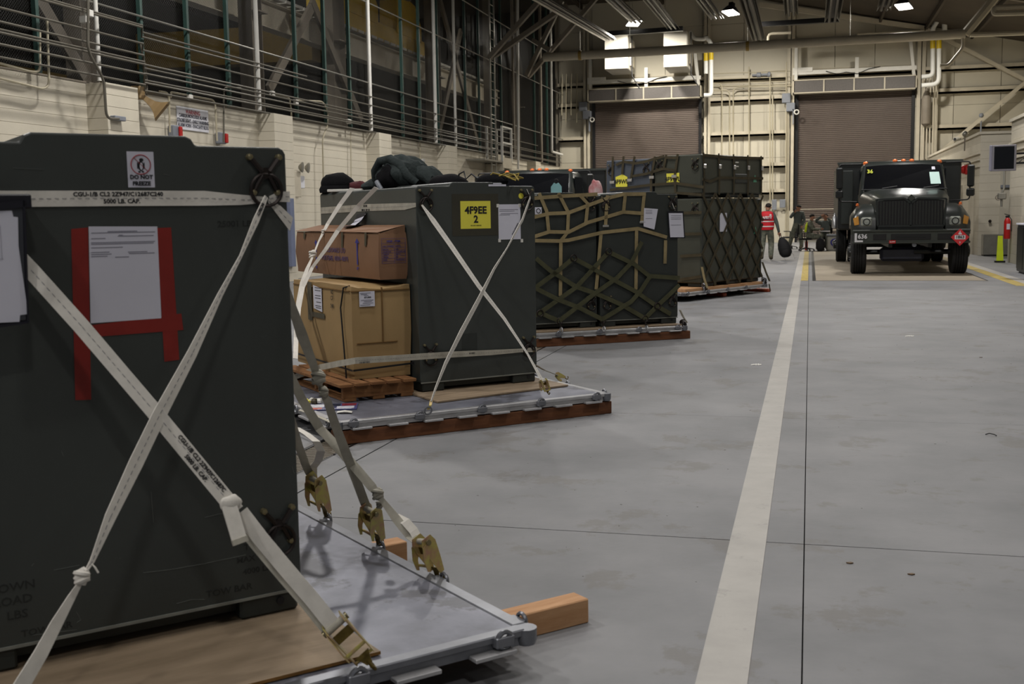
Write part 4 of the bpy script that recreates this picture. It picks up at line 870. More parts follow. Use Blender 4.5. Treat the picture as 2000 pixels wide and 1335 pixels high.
# ---------------------------------------------------------------- pallet 2
pallet(P2, 2.12, 2.743, 'grey aluminium cargo pallet under the crate with cardboard boxes', lips=m_railb)
def W2(u, v, z=0.0): return P2.M @ Vector((u, v, z))
beam(W2(-2.12, .05), W2(.02, .05), .09, .09, 'long brown timber under the front edge of the second pallet', m_lumd)
beam(W2(-2.12, 1.4), W2(.0, 1.4), .09, .09, 'timber under the middle of the second pallet', m_lumd)
beam(W2(-2.12, 2.65), W2(.0, 2.65), .09, .09, 'timber under the back edge of the second pallet', m_lumd)
o = tag(MB().prism([(-1.245, .315, .1535), (-.075, .455, .1535), (-.1, 2.6, .1535), (-1.25, 2.6, .1535)], (0, 0, .011)).build('plywood_sheet', m_ply, fr=P2), 'brown plywood sheet on the second pallet under its crate', 'plywood')
V2 = .746
c2 = crate(P2, -1.178, -.178, V2, 2.78, 'dark olive crate with yellow 4F9EE sign and crossed white straps')
MB().box(-1.12, -.5, V2 - .001, V2 + .001, .95, 1.62).build('faded_patch', M('olive_patch', (52, 50, 40), rough=.5, var=.1), c2) if False else None
m_pat = M('old_paint_patch', (54, 52, 42), rough=.55, var=.12)
plate(P2, c2, -.89, -.50, 1.31, 1.62, V2 - .0002, m_pat, 'old_label_patch')
plate(P2, c2, -.83, -.70, .42, .58, V2 - .0002, m_foot, 'recessed_plate')
ys = thing('yellow_sign', 'yellow sheet reading 4F9EE 2 on the middle crate', 'sign', fr=P2)
plate(P2, ys, -.82, -.567, 1.362, 1.567, V2 - .001, m_yp, 'sheet', .0012)
text('4F9EE', .074, m_inkd, ys, (-.692, V2 - .003, 1.497), (1, 0, 0), (0, 0, 1), bold=.0025, sx=1.0); text('2', .074, m_inkd, ys, (-.692, V2 - .003, 1.43), (1, 0, 0), (0, 0, 1), bold=.0025); text('DO NOT REMOVE', .011, m_inkd, ys, (-.692, V2 - .003, 1.385), (1, 0, 0), (0, 0, 1))
pp = thing('document_sheet', 'white printed sheet under the strap near the upper right of the middle crate', 'paper', fr=P2)
plate(P2, pp, -.500, -.308, 1.275, 1.54, V2 - .001, m_pap, 'sheet', .001)
for q in ((-.505, 1.53), (-.315, 1.53), (-.495, 1.268), (-.30, 1.262)): plate(P2, pp, q[0] - .01, q[0] + .012, q[1] - .012, q[1] + .014, V2 - .0025, m_white, 'tape_tab', .0006)
b = MB()
for z, a, c in ((1.50, -.49, -.33), (1.488, -.49, -.36), (1.47, -.48, -.33), (1.46, -.49, -.40)): b.box(a, c, V2 - .003, V2 - .0022, z, z + .003)
b.build('printed_lines', m_ink, pp)
plate(P2, c2, -.58, -.43, 1.676, 1.690, V2 - .001, m_pap, 'stencil_plate'); plate(P2, c2, -.54, -.47, 1.692, 1.70, V2 - .001, m_pap, 'stencil_plate')
tag(MB().lathe([(.022, 0), (.022, .002)], (-.30, V2, 1.603), (0, -1, 0), 14).build('round_sticker', m_yp, fr=P2), 'small torn yellow round sticker on the middle crate', 'sticker')
# straps of pallet 2
def lean2(px, py, off=0.0): return P2.onv(px, py, V2 - .01 - off, 1.6, .0 - off, .18)
def b2(p, q, w): p, q = lean2(*p), lean2(*q); return (q - p).normalized().cross(Vector((0, -1, -.5)).normalized()).normalized() * w
A = [(1030, 372), (1036, 385), (1020, 430), (990, 485), (965, 525), (935, 585), (900, 650), (870, 710), (850, 760), (842, 784)]
ws = [.03, .018, .024, .012, .024, .042, .045, .034, .02, .014]; base = b2((960, 540), (900, 650), 1)
t = strap(P2, 'white printed strap from the upper right ring of the middle crate down to the left', [([lean2(*p, .008) for p in A], [base * w for w in ws])])
text('CGU-1/B CL2 2Z947/C12687C240', .017, m_inkd, t, tuple(lean2(1006, 447, .014)), tuple(lean2(1018, 425) - lean2(990, 478)), tuple(base), bold=.0004, sx=.5)
A = [(824, 400), (846, 430), (880, 478), (935, 558), (985, 622), (1030, 690), (1052, 730), (1060, 745)]
base = b2((860, 450), (985, 622), 1); strap(P2, 'white strap from the upper left ring of the middle crate down to the right', [([lean2(*p) for p in A], [base * w for w in (.012, .036, .034, .03, .022, .014, .02, .026)])])
ratchet(P2, lean2(1060, 742), lean2(1072, 768), (1, 0, 0), 'small yellow zinc buckle hooking the strap at the right of the second pallet', .7)
t = tag(thing('strap_hook', 'yellow zinc hook holding the strap at the left of the second pallet front edge', 'hook', fr=P2)); p = lean2(842, 782); q = lean2(836, 800)
MB().ribbon([p, (p + q) / 2 + Vector((0, -.01, 0)), q], (.02, 0, 0), .006).build('hook_plate', m_gold, t); MB().ring(tuple(q + Vector((0, 0, -.005))), .026, .006, (0, 1, .2)).build('hook_ring', m_rail, t, smooth=True)
# level lower strap around crate and boxes
VB = .85
lo = [P2.onv(1048, 682, V2 - .012), P2.onv(1018, 684, V2 - .014), P2.onv(960, 688, V2 - .014), P2.onv(880, 692, V2 - .03), P2.onv(822, 696, V2 - .08), P2.onv(760, 700, .62), P2.onv(694, 704, .60)]
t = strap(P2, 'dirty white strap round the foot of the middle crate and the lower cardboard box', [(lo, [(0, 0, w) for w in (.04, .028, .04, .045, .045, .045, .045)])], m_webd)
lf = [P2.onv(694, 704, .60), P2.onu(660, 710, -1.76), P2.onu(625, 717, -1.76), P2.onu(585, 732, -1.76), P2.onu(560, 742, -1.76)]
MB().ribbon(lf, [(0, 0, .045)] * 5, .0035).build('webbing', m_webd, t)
for s_, a_, z_ in (('CGU-1/B CL2 2Z947/C12687C240', (905, 692), .006), ('5000 LB. CAP.', (893, 688), .013), ('CGU-1/B CL2', (712, 705), -.008)):
    p = P2.onv(*a_, V2 - .02 if a_[0] > 800 else .60); text(s_, .015, m_inkd, t, (p.x, p.y - .004, p.z + z_), (-1, 0, 0), (0, 0, -1), bold=.0004, sx=-1 * -.9)
# level upper strap on the crate's left side
U2 = -1.178
t = strap(P2, 'dirty white strap along the left side of the middle crate near its top', [([P2.onu(627, 411, U2 - .004), P2.onu(720, 405, U2 - .004), P2.onu(790, 403, U2 - .004), P2.onu(812, 400, U2 - .006)], [(0, 0, .055), (0, 0, .055), (0, 0, .05), (0, 0, .03)])], m_webd, off=Vector((-.0035, 0, 0)))
text('CGU-1/B', .022, m_inkd, t, tuple(P2.onu(713, 402, U2 - .007)), (0, -1, 0), (0, 0, 1), bold=.0005); text('5000 LB. CAP. CL2', .022, m_inkd, t, tuple(P2.onu(714, 410, U2 - .007)), (0, -1, 0), (0, 0, 1), bold=.0005)
# two straps from the crate top over the boxes to the pallet's left edge
def left2(px, py, off=0.0): return P2.onu(px, py, U2 - .01 - off, 1.68, -2.16 - off, .2)
def lstrap(lab, pix, ws, m=m_web, off=0.0, top=None):
    pts = [left2(*p, off) for p in pix]; base = (pts[-1] - pts[0]).normalized().cross(Vector((-.6, -1, .2)).normalized()).normalized()
    return strap(P2, lab, [(pts, [base * w for w in ws])], m, lines=False), pts, base
t, p_, b_ = lstrap('white strap with a knot from the crate top over the cardboard boxes', [(688, 367), (665, 398), (640, 437), (622, 472), (612, 498), (600, 525), (590, 552), (583, 590), (579, 640), (577, 700)], [.04, .038, .03, .014, .014, .03, .034, .036, .036, .036])
knot(t, left2(611, 497), .032); knot(t, left2(632, 452), .018)
lstrap('second white strap beside the knotted one over the cardboard boxes', [(735, 366), (700, 402), (660, 450), (636, 487), (610, 522), (592, 560), (584, 600), (580, 650)], [.036, .036, .034, .030, .026, .03, .034, .034], off=.02)
strap(P2, 'olive strap behind the middle crate ending on the far side of its pallet', [([P2.onz(1045, 712, .30), P2.onz(1062, 722, .24), P2.onz(1088, 732, .19)], [(0, .05, 0)] * 3)], m_webd, lines=False)
ratchet(P2, P2.onz(1086, 731, .19), P2.onz(1108, 738, .16), (0, 1, 0), 'dull buckle lying on the back right edge of the second pallet', .7)
# wooden pallet and cardboard boxes
wp = thing('wooden_pallet', 'small orange-brown wooden pallet under the cardboard boxes', 'pallet', fr=P2)
m_wpl = M('pallet_wood', (136, 96, 58), rough=.85, col2=(104, 68, 38), scale=3, stretch=(1.2, 9, 9))
U0, U1_, B0, B1 = -1.83, -1.22, .70, 1.95
for k in range(5): u = U0 + k * .124; MB().cbox(u, u + .10, B0 - (.01 if k else .02), B1, .262, .285, .003).build('plank', m_wpl, wp)
for v in (B0 + .03, 1.3, B1 - .07): MB().cbox(U0 + .04, U1_ - .02, v, v + .04, .175, .262, .003).build('stringer', m_wpl, wp)
for k in range(3): u = U0 + .05 + k * .22; MB().cbox(u, u + .09, B0 + .03, B1, .153, .175, .002).build('plank', m_wpl, wp)
MB().cbox(-1.26, -1.17, .42, .62, .154, .174, .002).build('plank', m_wpl, wp) if False else None
m_cb = M('cardboard_tan', (150, 124, 84), rough=.8, var=.05, scale=3, bump=.05); m_cb2 = M('cardboard_brown', (124, 92, 68), rough=.8, var=.05, scale=3, bump=.05); m_crease = M('cardboard_crease', (112, 84, 46), rough=.9, var=.1)
def carton(fr, name, lab, u0, u1, v0, v1, z0, z1, m, sag=.0, lid=.0, dents=()):
    t = thing(name, lab, 'box', fr=fr); nu, nv = 10, 10; vs = []; 
    b = MB(); zs = [z0, z0 + .03, (z0 + z1) / 2, z1 - .05, z1 - .012, z1]
    random.seed(int(u0 * -1000)); per = []
    for i in range(nu): per.append((u0 + (u1 - u0) * i / nu, v0))
    for i in range(nv): per.append((u1, v0 + (v1 - v0) * i / nv))
    for i in range(nu): per.append((u1 - (u1 - u0) * i / nu, v1))
    for i in range(nv): per.append((u0, v1 - (v1 - v0) * i / nv))
    n = len(per)
    for k, z in enumerate(zs):
        for i, (x, y) in enumerate(per):
            bx = .012 * math.sin(math.pi * (z - z0) / (z1 - z0)) + random.uniform(-.002, .002) + (lid if k >= 3 else 0)
            cx, cy = (u0 + u1) / 2, (v0 + v1) / 2; ex = 1 if x > cx else -1; ey = 1 if y > cy else -1
            onx = abs(x - u0) < 1e-6 or abs(x - u1) < 1e-6; ony = abs(y - v0) < 1e-6 or abs(y - v1) < 1e-6
            zz = z - (sag * math.sin(math.pi * (x - u0) / (u1 - u0)) * (.5 + .5 * math.sin(7 * y + 3 * x)) if k >= 4 else 0) + (random.uniform(-.006, .004) if k >= 4 else 0)
            vs.append((x + (ex * bx if onx else 0), y + (ey * bx if ony else 0), zz))
    fs = [(k * n + i, k * n + (i + 1) % n, (k + 1) * n + (i + 1) % n, (k + 1) * n + i) for k in range(len(zs) - 1) for i in range(n)]
    fs += [tuple(range(n - 1, -1, -1)), tuple((len(zs) - 1) * n + i for i in range(n))]
    b.add(vs, fs); b.build('carton_body', m, t, smooth=25); return t
k1 = carton(P2, 'cardboard_box', 'battered tan cardboard box with two white labels on the wooden pallet', -1.64, -1.20, .88, 2.15, .287, .965, m_cb, .03, .008)
vb = .865
MB().box(-1.42, -1.412, vb - .006, vb + .01, .55, .95).build('flap_edge', m_crease, k1); MB().box(-1.62, -1.3, vb - .004, vb + .01, .545, .55).build('flap_edge', m_crease, k1)
MB().box(-1.655, -1.195, vb - .006, vb + .02, .925, .932).build('lid_edge', m_crease, k1)
MB().box(-1.66, -1.64, .9, 2.15, .925, .932).build('lid_edge', m_crease, k1)
def lines_on(par, u0, u1, v, zs, h=.004, m=m_ink, dv=.001):
    b = MB()
    for z, a, c in zs: b.box(u0 + (u1 - u0) * a, u0 + (u1 - u0) * c, v - dv, v, z, z + h)
    b.build('printed_lines', m, par)
lb = thing('shipping_label', 'white printed shipping label on the front of the lower cardboard box', 'label', fr=P2); plate(P2, lb, -1.595, -1.475, .815, .925, vb - .006, m_pap, 'sheet', .001)
lines_on(lb, -1.595, -1.475, vb - .0075, [(.912, .05, .75), (.903, .1, .5), (.895, .3, .6), (.86, .1, .9), (.85, .3, .8), (.838, .2, .9), (.825, .05, .7)]); text('671/000', .016, m_inkd, lb, (-1.53, vb - .008, .881), (1, 0, 0), (0, 0, 1), bold=.0004)
ul = -1.66
lb = thing('shipping_label', 'white printed shipping label on the left side of the lower cardboard box', 'label', fr=P2); b = MB(); b.prism([(ul, 1.47, .74), (ul, 1.47, .92), (ul, 1.66, .94), (ul, 1.66, .76)], (-.001, 0, 0)); b.build('sheet', m_pap, lb)
b = MB()
for z in (.92, .90, .86, .84, .81, .78, .765): b.box(ul - .002, ul - .0012, 1.49, 1.62 - (z * 50 % 1) * .05, z, z + .005)
b.build('printed_lines', m_inkd, lb)
tag(MB().box(ul - .001, ul, 1.42, 1.75, .69, .73).build('olive_tape', m_tapeo, fr=P2), 'level strip of dark olive tape on the left side of the lower box', 'tape'); tag(MB().box(ul - .0014, ul, 1.70, 1.80, .66, .96).build('olive_tape', m_tapeo, fr=P2), 'upright strip of dark olive tape on the left side of the lower box', 'tape')
for s_, z in (('AS', .905), ('C7', .86), ('240', .80)): text(s_, .045, m_inkd, k1, (ul - .0005, 1.25, z), (0, -1, 0), (0, 0, 1), 'handwriting')
bd = thing('black_band', 'black plastic banding around the lower cardboard box', 'banding', fr=P2)
MB().ribbon([(-1.17, vb - .012, .375), (-1.66, vb - .012, .355)], (0, 0, .014), .002).build('band', m_wire, bd); MB().ribbon([(-1.665, vb - .012, .355), (-1.665, 2.2, .36)], (0, 0, .014), .002).build('band', m_wire, bd)
MB().tube([(-1.665, .98, .25), (-1.67, 1.0, .5), (-1.672, 1.04, .8), (-1.66, 1.0, .95), (-1.64, .93, .965)], .006, 6).build('band', m_wire, bd)
k2 = carton(P2, 'cardboard_box', 'long reddish-brown cardboard box with blue arrow print on top of the tan box', -1.40, -1.185, .93, 2.78, 1.0, 1.345, m_cb2, .004, .0)
MB().prism([(-1.41, .93, 1.345), (-1.19, .93, 1.395), (-1.19, 2.78, 1.395), (-1.41, 2.78, 1.35)], (0, 0, .003)).build('lid_flap', m_cb2, k2)
MB().prism([(-1.41, .932, 1.335), (-1.19, .932, 1.335), (-1.19, .932, 1.395)], (0, -.002, 0)).build('lid_side', m_cb2, k2)
m_blu = M('print_blue', (52, 52, 128), rough=.7, var=0); m_blu2 = M('print_blue_dull', (86, 66, 96), rough=.7, var=0)
ub = -1.4135
b = MB(); b.box(ub - .001, ub, 1.32, 1.345, 1.10, 1.27); b.prism([(ub, 1.29, 1.265), (ub, 1.375, 1.265), (ub, 1.332, 1.30)], (-.001, 0, 0)); b.build('blue_arrow', m_blu, k2)
b = MB(); b.box(ub - .001, ub, 2.25, 2.275, 1.08, 1.25); b.prism([(ub, 2.22, 1.25), (ub, 2.30, 1.25), (ub, 2.262, 1.28)], (-.001, 0, 0)); b.build('blue_arrow', m_blu, k2)
for s_, y, z, sz in (('MACDONALD LTD', 1.83, 1.20, .052), ('PORTEMEL 40004-40074', 1.83, 1.135, .052), ('UP', 1.332, 1.07, .03), ('UP', 2.262, 1.05, .03)): text(s_, sz, m_blu2 if sz > .04 else m_blu, k2, (ub - .0005, y, z), (0, -1, 0), (0, 0, 1), bold=.001, sx=1.1 if sz > .04 else 1)
vf = .918
b = MB()
for z in (1.30, 1.265, 1.235, 1.215, 1.195, 1.175, 1.155, 1.135, 1.12): b.box(-1.385, -1.195, vf - .001, vf, z, z + .0015)
for x in (-1.385, -1.285, -1.197): b.box(x, x + .0015, vf - .001, vf, 1.12, 1.30 if x != -1.285 else 1.265)
b.build('blue_table_print', m_blu, k2); text('DESK - ITEM', .02, m_blu, k2, (-1.29, vf - .001, 1.28), (1, 0, 0), (0, 0, 1), bold=.0005)
for i, z in enumerate((1.245, 1.222, 1.204, 1.185, 1.165, 1.145)): text(('PART NUMBER', 'BATCH', 'QUANTITY', 'WEIGHT', 'ORDER', 'DATE')[i], .013, m_blu, k2, (-1.375, vf - .001, z), (1, 0, 0), (0, 0, 1), align='LEFT'); text(('MODEL', 'SIZE', 'COLOUR NO', 'GROSS', 'REF', 'PACKED BY')[i], .013, m_blu, k2, (-1.275, vf - .001, z), (1, 0, 0), (0, 0, 1), align='LEFT')
for y, h in ((1.13, .10), (1.62, .12), (2.52, .06)): MB().prism([(ub - .0008, y, 1.345), (ub - .0008, y + .04, 1.345), (ub - .0008, y + .05, 1.345 - h), (ub - .0008, y + .012, 1.345 - h)], (-.001, 0, 0)).build('olive_tape', m_tapeo, k2)
# paper resting on top box, magazine and cans on the pallet
tg = thing('document_pouch', 'curled white sheet in a black sleeve hanging on the crate side above the brown box', 'document pouch', fr=P2)
MB().ribbon([P2.onu(706, 416, U2 - .01), P2.onu(700, 430, U2 - .03), P2.onu(690, 443, U2 - .08)], [(0, -.20, .02)] * 3, .002).build('sleeve', m_clip, tg)
MB().ribbon([P2.onu(706, 420, U2 - .014), P2.onu(698, 432, U2 - .036), P2.onu(686, 442, U2 - .10), P2.onu(674, 442, U2 - .15)], [(0, -.18, .02)] * 4, .0015).build('sheet', m_pap, tg)
mg = thing('magazine', 'blue, red and white printed magazine lying on the second pallet', 'magazine', P2.M @ P2.onz(650, 795, .152), math.radians(20))
MB().box(-.17, .17, -.12, .12, 0, .006).build('cover', M('cover_blue', (70, 74, 120), rough=.35, var=0), mg)
for x0, x1, y0, y1, c_ in ((-.16, -.06, -.03, .10, (190, 190, 196)), (-.05, .05, .0, .11, (40, 44, 60)), (.06, .16, .02, .11, (122, 40, 52)), (-.15, -.07, -.11, -.04, (184, 82, 60)), (-.05, .02, -.11, -.02, (200, 200, 206)), (.03, .15, -.10, -.0, (186, 186, 196))): MB().box(x0, x1, y0, y1, .006, .007).build('picture', M('pic%d' % int(x0 * 1000 + 999), c_, rough=.4, var=.25, scale=30), mg)
text('INTERNATIONAL', .03, m_pap, mg, (.02, -.105, .0072), (1, 0, 0), (0, 1, 0), bold=.001)
p = P2.M @ P2.onz(672, 806, .153); tag(MB().ribbon([p + Vector((-.05, 0, .004)), p + Vector((0, .01, .012)), p + Vector((.05, .02, .004))], (.02, -.06, 0), .002).build('folded_paper', m_white, centre=True), 'small folded white paper beside the magazine', 'paper')
p = P2.M @ P2.onz(606, 790, .152); t = thing('crumpled_wrapper', 'crumpled yellow and white wrappers beside the magazine', 'wrapper', p)
for i in range(4): MB().ell((-.03 + i * .03, .02 * (i % 2), .022), (.028, .02, .022), 7, 5, f=lambda q: 1 + .3 * math.sin(9 * q.x + i) * math.cos(8 * q.y)).build('wrapper_fold', (m_yp, m_white, m_tapeo, m_white)[i], t)
strap(P2, 'pale strap lying along the left part of the second pallet', [([P2.onz(585, 800, .156), P2.onz(620, 812, .158), P2.onz(655, 828, .165), P2.onz(668, 845, .14)], [(.02, .02, .004)] * 4)], m_webd, lines=False)
# things on top of the middle crate
m_cl = M('fleece_grey_green', (50, 56, 56), rough=.95, var=.12, scale=12, bump=.6, bscale=50, spec=.1); m_bk = M('cloth_black', (20, 20, 22), rough=.95, var=.15, bump=.4, bscale=80, spec=.1)
ZT2 = 1.678
def cap_(px, py, lab, sc=1.0, extra=True):
    p = P2.onz(px, py, ZT2) if False else None
def W2v(p): return P2.M @ p
pc_ = P2.onv(668, 368, 1.55); 
def topat(px, v): q = P2.onv(px, 360, v); return P2.M @ Vector((q.x, v, ZT2))
def at_top(px, u=-1.0):  # point on the crate top seen at column px
    r0, r1 = P2.onu(px, 370, u), None; return P2.M @ Vector((u, r0.y, ZT2))
q = at_top(660, -1.05); t = thing('knit_cap', 'black rounded cap at the far left of the middle crate top', 'cap', q, math.radians(10))
MB().ell((0, 0, .075), (.15, .13, .10), 16, 9, f=lambda p: 1 + .06 * math.sin(6 * p.x + 4 * p.y)).build('crown', m_bk, t, smooth=True); MB().lathe([(.16, 0), (.165, .03), (.15, .06)], (0, 0, .0), (0, 0, 1), 18).build('band', m_bk, t, smooth=True)
q = at_top(678, -1.08); tag(MB().cbox(-.16, .16, -.06, .06, 0, .022, .004).build('booklet', m_white), 'thin white booklet on the crate top beside the black cap', 'booklet').location = q + Vector((.0, .0, .001))
q = at_top(686, -1.02); o = tag(MB().ell((0, 0, .045), (.10, .06, .05), 12, 7, f=lambda p: 1 + .15 * math.sin(8 * p.x)).build('red_glove', M('glove_dark_red', (70, 26, 30), rough=.9)), 'dark red glove beside the black cap on the crate top', 'glove'); o.location = q + Vector((.03, .1, 0))
q = at_top(795, -.75); hd = thing('hooded_jacket', 'grey-green hooded fleece jacket heaped on top of the middle crate', 'jacket', q, math.radians(-15))
def fold(p): return 1 + .10 * math.sin(5 * p.x + 2 * p.z) + .06 * math.sin(11 * p.y + 5 * p.z) + .05 * math.sin(9 * p.x - 6 * p.y)
MB().ell((-.02, 0, .13), (.24, .2, .145), 26, 16, f=fold).build('jacket_body', m_cl, hd, smooth=True)
MB().ell((-.06, -.12, .10), (.13, .10, .11), 20, 12, f=fold).build('hood_opening', m_bk, hd, smooth=True)
b = MB(); pts = [(-.26, -.08, .06), (-.25, -.1, .16), (-.18, -.12, .24), (-.06, -.14, .25), (.05, -.16, .2), (.12, -.17, .11), (.2, -.14, .05)]; b.tube(pts, [.03, .035, .035, .04, .04, .038, .03], 10); b.build('hood_rim', m_cl, hd, smooth=True)
MB().ell((-.30, -.04, .045), (.11, .09, .05), 16, 9, f=fold).build('sleeve', m_cl, hd, smooth=True); MB().ell((.25, -.02, .10), (.16, .1, .075), 16, 9, T=Matrix.Rotation(.5, 3, 'Y'), f=fold).build('sleeve', m_cl, hd, smooth=True)
MB().tube([(-.16, -.2, .07), (-.12, -.22, .03), (-.10, -.22, .005)], .02, 8).build('drawcord_tab', m_grey, hd)
q = at_top(828, -.5); bo = thing('water_bottle', 'clear plastic water bottle behind the heaped jacket', 'bottle', q)
MB().lathe([(.03, 0), (.034, .01), (.034, .17), (.028, .2), (.014, .235), (.014, .25)], (0, 0, 0), (0, 0, 1), 16).build('bottle_body', M('clear_plastic', (214, 222, 224), rough=.1, var=0, trans=.8), bo, smooth=True); MB().lathe([(.016, .25), (.016, .27)], (0, 0, 0), (0, 0, 1), 12).build('cap', m_white, bo)
q = at_top(876, -.72); t = thing('knit_cap', 'low black knitted cap at the middle of the crate top', 'cap', q); MB().ell((0, 0, .03), (.16, .12, .075), 16, 9, f=lambda p: 1 + .05 * math.sin(7 * p.x)).build('crown', m_bk, t, smooth=True)
q = at_top(955, -.6); t = thing('cord_coil', 'black cap with tangled yellow cord at the right of the crate top', 'cord', q + Vector((0, .2, 0))); MB().ell((-.03, 0, .04), (.13, .1, .06), 14, 8).build('pouch', m_bk, t, smooth=True)
random.seed(3)
MB().tube([(.14 * math.sin(i * 1.1) + .06, .08 * math.cos(i * 1.7), .07 + .03 * math.sin(i * 2.3)) for i in range(14)], .006, 5).build('yellow_cord', M('cord_yellow', (140, 122, 50), rough=.7), t, smooth=True)
MB().tube([(-.32, .02, .02), (-.3, .02, .10), (-.26, .02, .12), (-.24, .0, .06), (-.2, .02, .10), (-.13, 0, .05)], .007, 6).build('black_loop', m_wire, t, smooth=True)
# ---------------------------------------------------------------- pallet 3 (netted)
pallet(P3, 2.235, 2.743, 'bright-edged aluminium cargo pallet under the tan netted crates', lips=m_railb)
def W3(u, v, z=0.0): return P3.M @ Vector((u, v, z))
beam(W3(-2.24, .05), W3(.05, .05), .09, .09, 'long reddish timber under the front of the tan netted pallet', m_lumd)
beam(W3(-2.24, 2.6), W3(.0, 2.6), .09, .09, 'timber under the back of the tan netted pallet', m_lumd)
o = tag(MB().box(-2.22, -.02, .06, 2.65, .1535, .1645).build('plywood_sheet', m_ply, fr=P3), 'plywood sheet on the tan netted pallet', 'plywood')
V3 = .22
crate(P3, -2.03, -1.035, V3 + .02, 2.2, 'dark crate on the left under the tan and green cargo nets', m=m_od2)
crate(P3, -1.005, -.0, V3, 2.2, 'dark crate on the right under the tan net with two documents on it', m=m_od2)
def N3(cx, cy, v=V3 - .012): return P3.onv(1000 + cx / 3.178, 280 + cy / 3.178, v)
def net(fr, name, lab, lines, w, m, fn, rings=(), rm=m_ring, n=(0, -1, 0)):
    t = thing(name, lab, 'cargo net', fr=fr); nn = Vector(n); k = 0
    for ln in lines:
        k += 1; pts = [fn(*p) + nn * (.0015 * (k % 5)) for p in ln]; wd = []
        for i in range(len(pts)):
            d = (pts[min(len(pts) - 1, i + 1)] - pts[max(0, i - 1)]).normalized(); wd.append(d.cross(nn).normalized() * w)
        MB().ribbon(pts, wd, .004).build('net_strap', m, t)
    for r in rings: MB().ring(tuple(fn(*r) + nn * .012), .036, .0075, n, 18, 6).build('net_ring', rm, t, smooth=True)
    return t
t = net(P3, 'cargo_net', 'tan webbing side net over the upper half of the middle-distance crates', [
    ((130, 340), (300, 327), (440, 320), (530, 314)), ((130, 458), (230, 435), (350, 430), (590, 340), (690, 315), (830, 314)), ((130, 580), (230, 548), (350, 550), (470, 490), (690, 425), (822, 435)),
    ((130, 602), (290, 605), (350, 600), (560, 552), (780, 528), (960, 582)), ((168, 308), (215, 420), (228, 545)), ((288, 308), (350, 430), (345, 550), (300, 608)), ((425, 325), (470, 375), (458, 490)),
    ((592, 322), (584, 430), (580, 505)), ((703, 308), (690, 430)), ((822, 306), (812, 400), (806, 490)), ((303, 612), (300, 945)), ((552, 560), (522, 905)), ((772, 540), (768, 905)), ((952, 600), (948, 745))], .04, m_tanw, N3)
for p in ((580, 512), (808, 488)): q = N3(*p); MB().cbox(q.x - .038, q.x + .038, q.y - .014, q.y - .004, q.z - .013, q.z + .013, .003).build('buckle', m_chr, t)
net(P3, 'cargo_net', 'dark green diagonal net over the lower half of the middle-distance crates', [
    ((130, 905), (260, 810), (378, 715)), ((130, 1075), (172, 1050), (400, 890), (597, 675)), ((295, 1098), (520, 925), (650, 835), (740, 740), (805, 610)), ((560, 1090), (740, 980), (800, 910), (855, 825)), ((826, 1085), (900, 1010), (1040, 878)),
    ((240, 790), (400, 890), (520, 930), (680, 1000), (826, 1085)), ((390, 715), (600, 830), (770, 920), (900, 1010), (985, 1058)), ((610, 678), (760, 750), (850, 822), (1040, 835)), ((130, 890), (290, 970), (420, 1020), (562, 1092)), ((165, 1045), (230, 1075), (292, 1100)), ((150, 712), (180, 740), (240, 790))], .05, m_grw, lambda x, y: N3(x, y, V3 - .03), ((380, 710), (597, 670), (172, 1053), (900, 1008)))
for i, (x, y) in enumerate(((297, 1100), (562, 1094), (826, 1088))):
    t = thing('net_hook', ('left', 'middle', 'right')[i] + ' hook tying the green net to the front rail of the middle-distance pallet', 'hook', fr=P3, group='net hooks on the front rail')
    a = N3(x, y, V3 - .03); c_ = P3.onv(1000 + (x + 6) / 3.178, 280 + (y + 60) / 3.178, .02)
    MB().ring(tuple(a), .034, .007, (0, 1, 0)).build('upper_ring', m_ring, t, smooth=True); MB().tube([a + Vector((0, -.01, -.03)), (a + c_) / 2, c_ + Vector((0, -.02, .03))], .011, 8).build('shank', m_ring, t, smooth=True); MB().ring(tuple(c_ + Vector((0, -.015, .0))), .033, .008, (1, 0, 0)).build('lower_ring', m_railb, t, smooth=True)
def doc(fr, lab, pix, v, pouch=False, m=m_pap):
    t = thing('document_sheet', lab, 'paper', fr=fr)
    if pouch:
        c_ = Vector((sum(p[0] for p in pix) / 4, sum(p[1] for p in pix) / 4)); q = [(c_.x + (p[0] - c_.x) * 1.14, c_.y + (p[1] - c_.y) * 1.12 - 1) for p in pix]; poly_on(fr, q, v, .003, 'pouch', m_clip, t)
    poly_on(fr, pix, v - .005, .001, 'sheet', m, t); a, c2_ = fr.onv(*pix[0], v - .007), fr.onv(*pix[2], v - .007)
    lines_on(t, min(a.x, c2_.x), max(a.x, c2_.x), v - .0065, [(a.z + (c2_.z - a.z) * k, .15, .8) for k in (.12, .2, .26, .5)], h=.005)
    return t
doc(P3, 'white document taped on the right netted crate by the net buckle', [(1258, 406), (1285, 408), (1278, 448), (1257, 442)], V3 - .02)
doc(P3, 'white sheet in a black pouch hanging at the right edge of the netted crate', [(1306, 416), (1333, 416), (1336, 463), (1309, 463)], V3 - .025, True)
tag(MB().tube([N3(985, 345), N3(1000, 385), N3(1012, 415)], .004, 5).build('hanging_cord', m_web, fr=P3), 'thin pale cord hanging the document pouch on the right netted crate', 'cord')
s_ = tag(thing('freeze_warning_label', 'small white square warning sticker at the left of the tan net', 'sticker', fr=P3)); q = N3(163, 418, V3); MB().box(q.x - .04, q.x + .04, V3 - .002, V3, q.z - .04, q.z + .04).build('label_sheet', m_pap, s_); MB().ring((q.x, V3 - .004, q.z), .024, .004, (0, 1, 0), 16, 4).build('ring_print', m_inkd, s_)
strap(P3, 'dark webbing tie at the right corner of the middle-distance pallet', [([P3.onu(1328, 605, .0), P3.onu(1334, 618, .03), P3.onu(1342, 630, .05)], [(0, .05, 0)] * 3)], m_webd, lines=False)
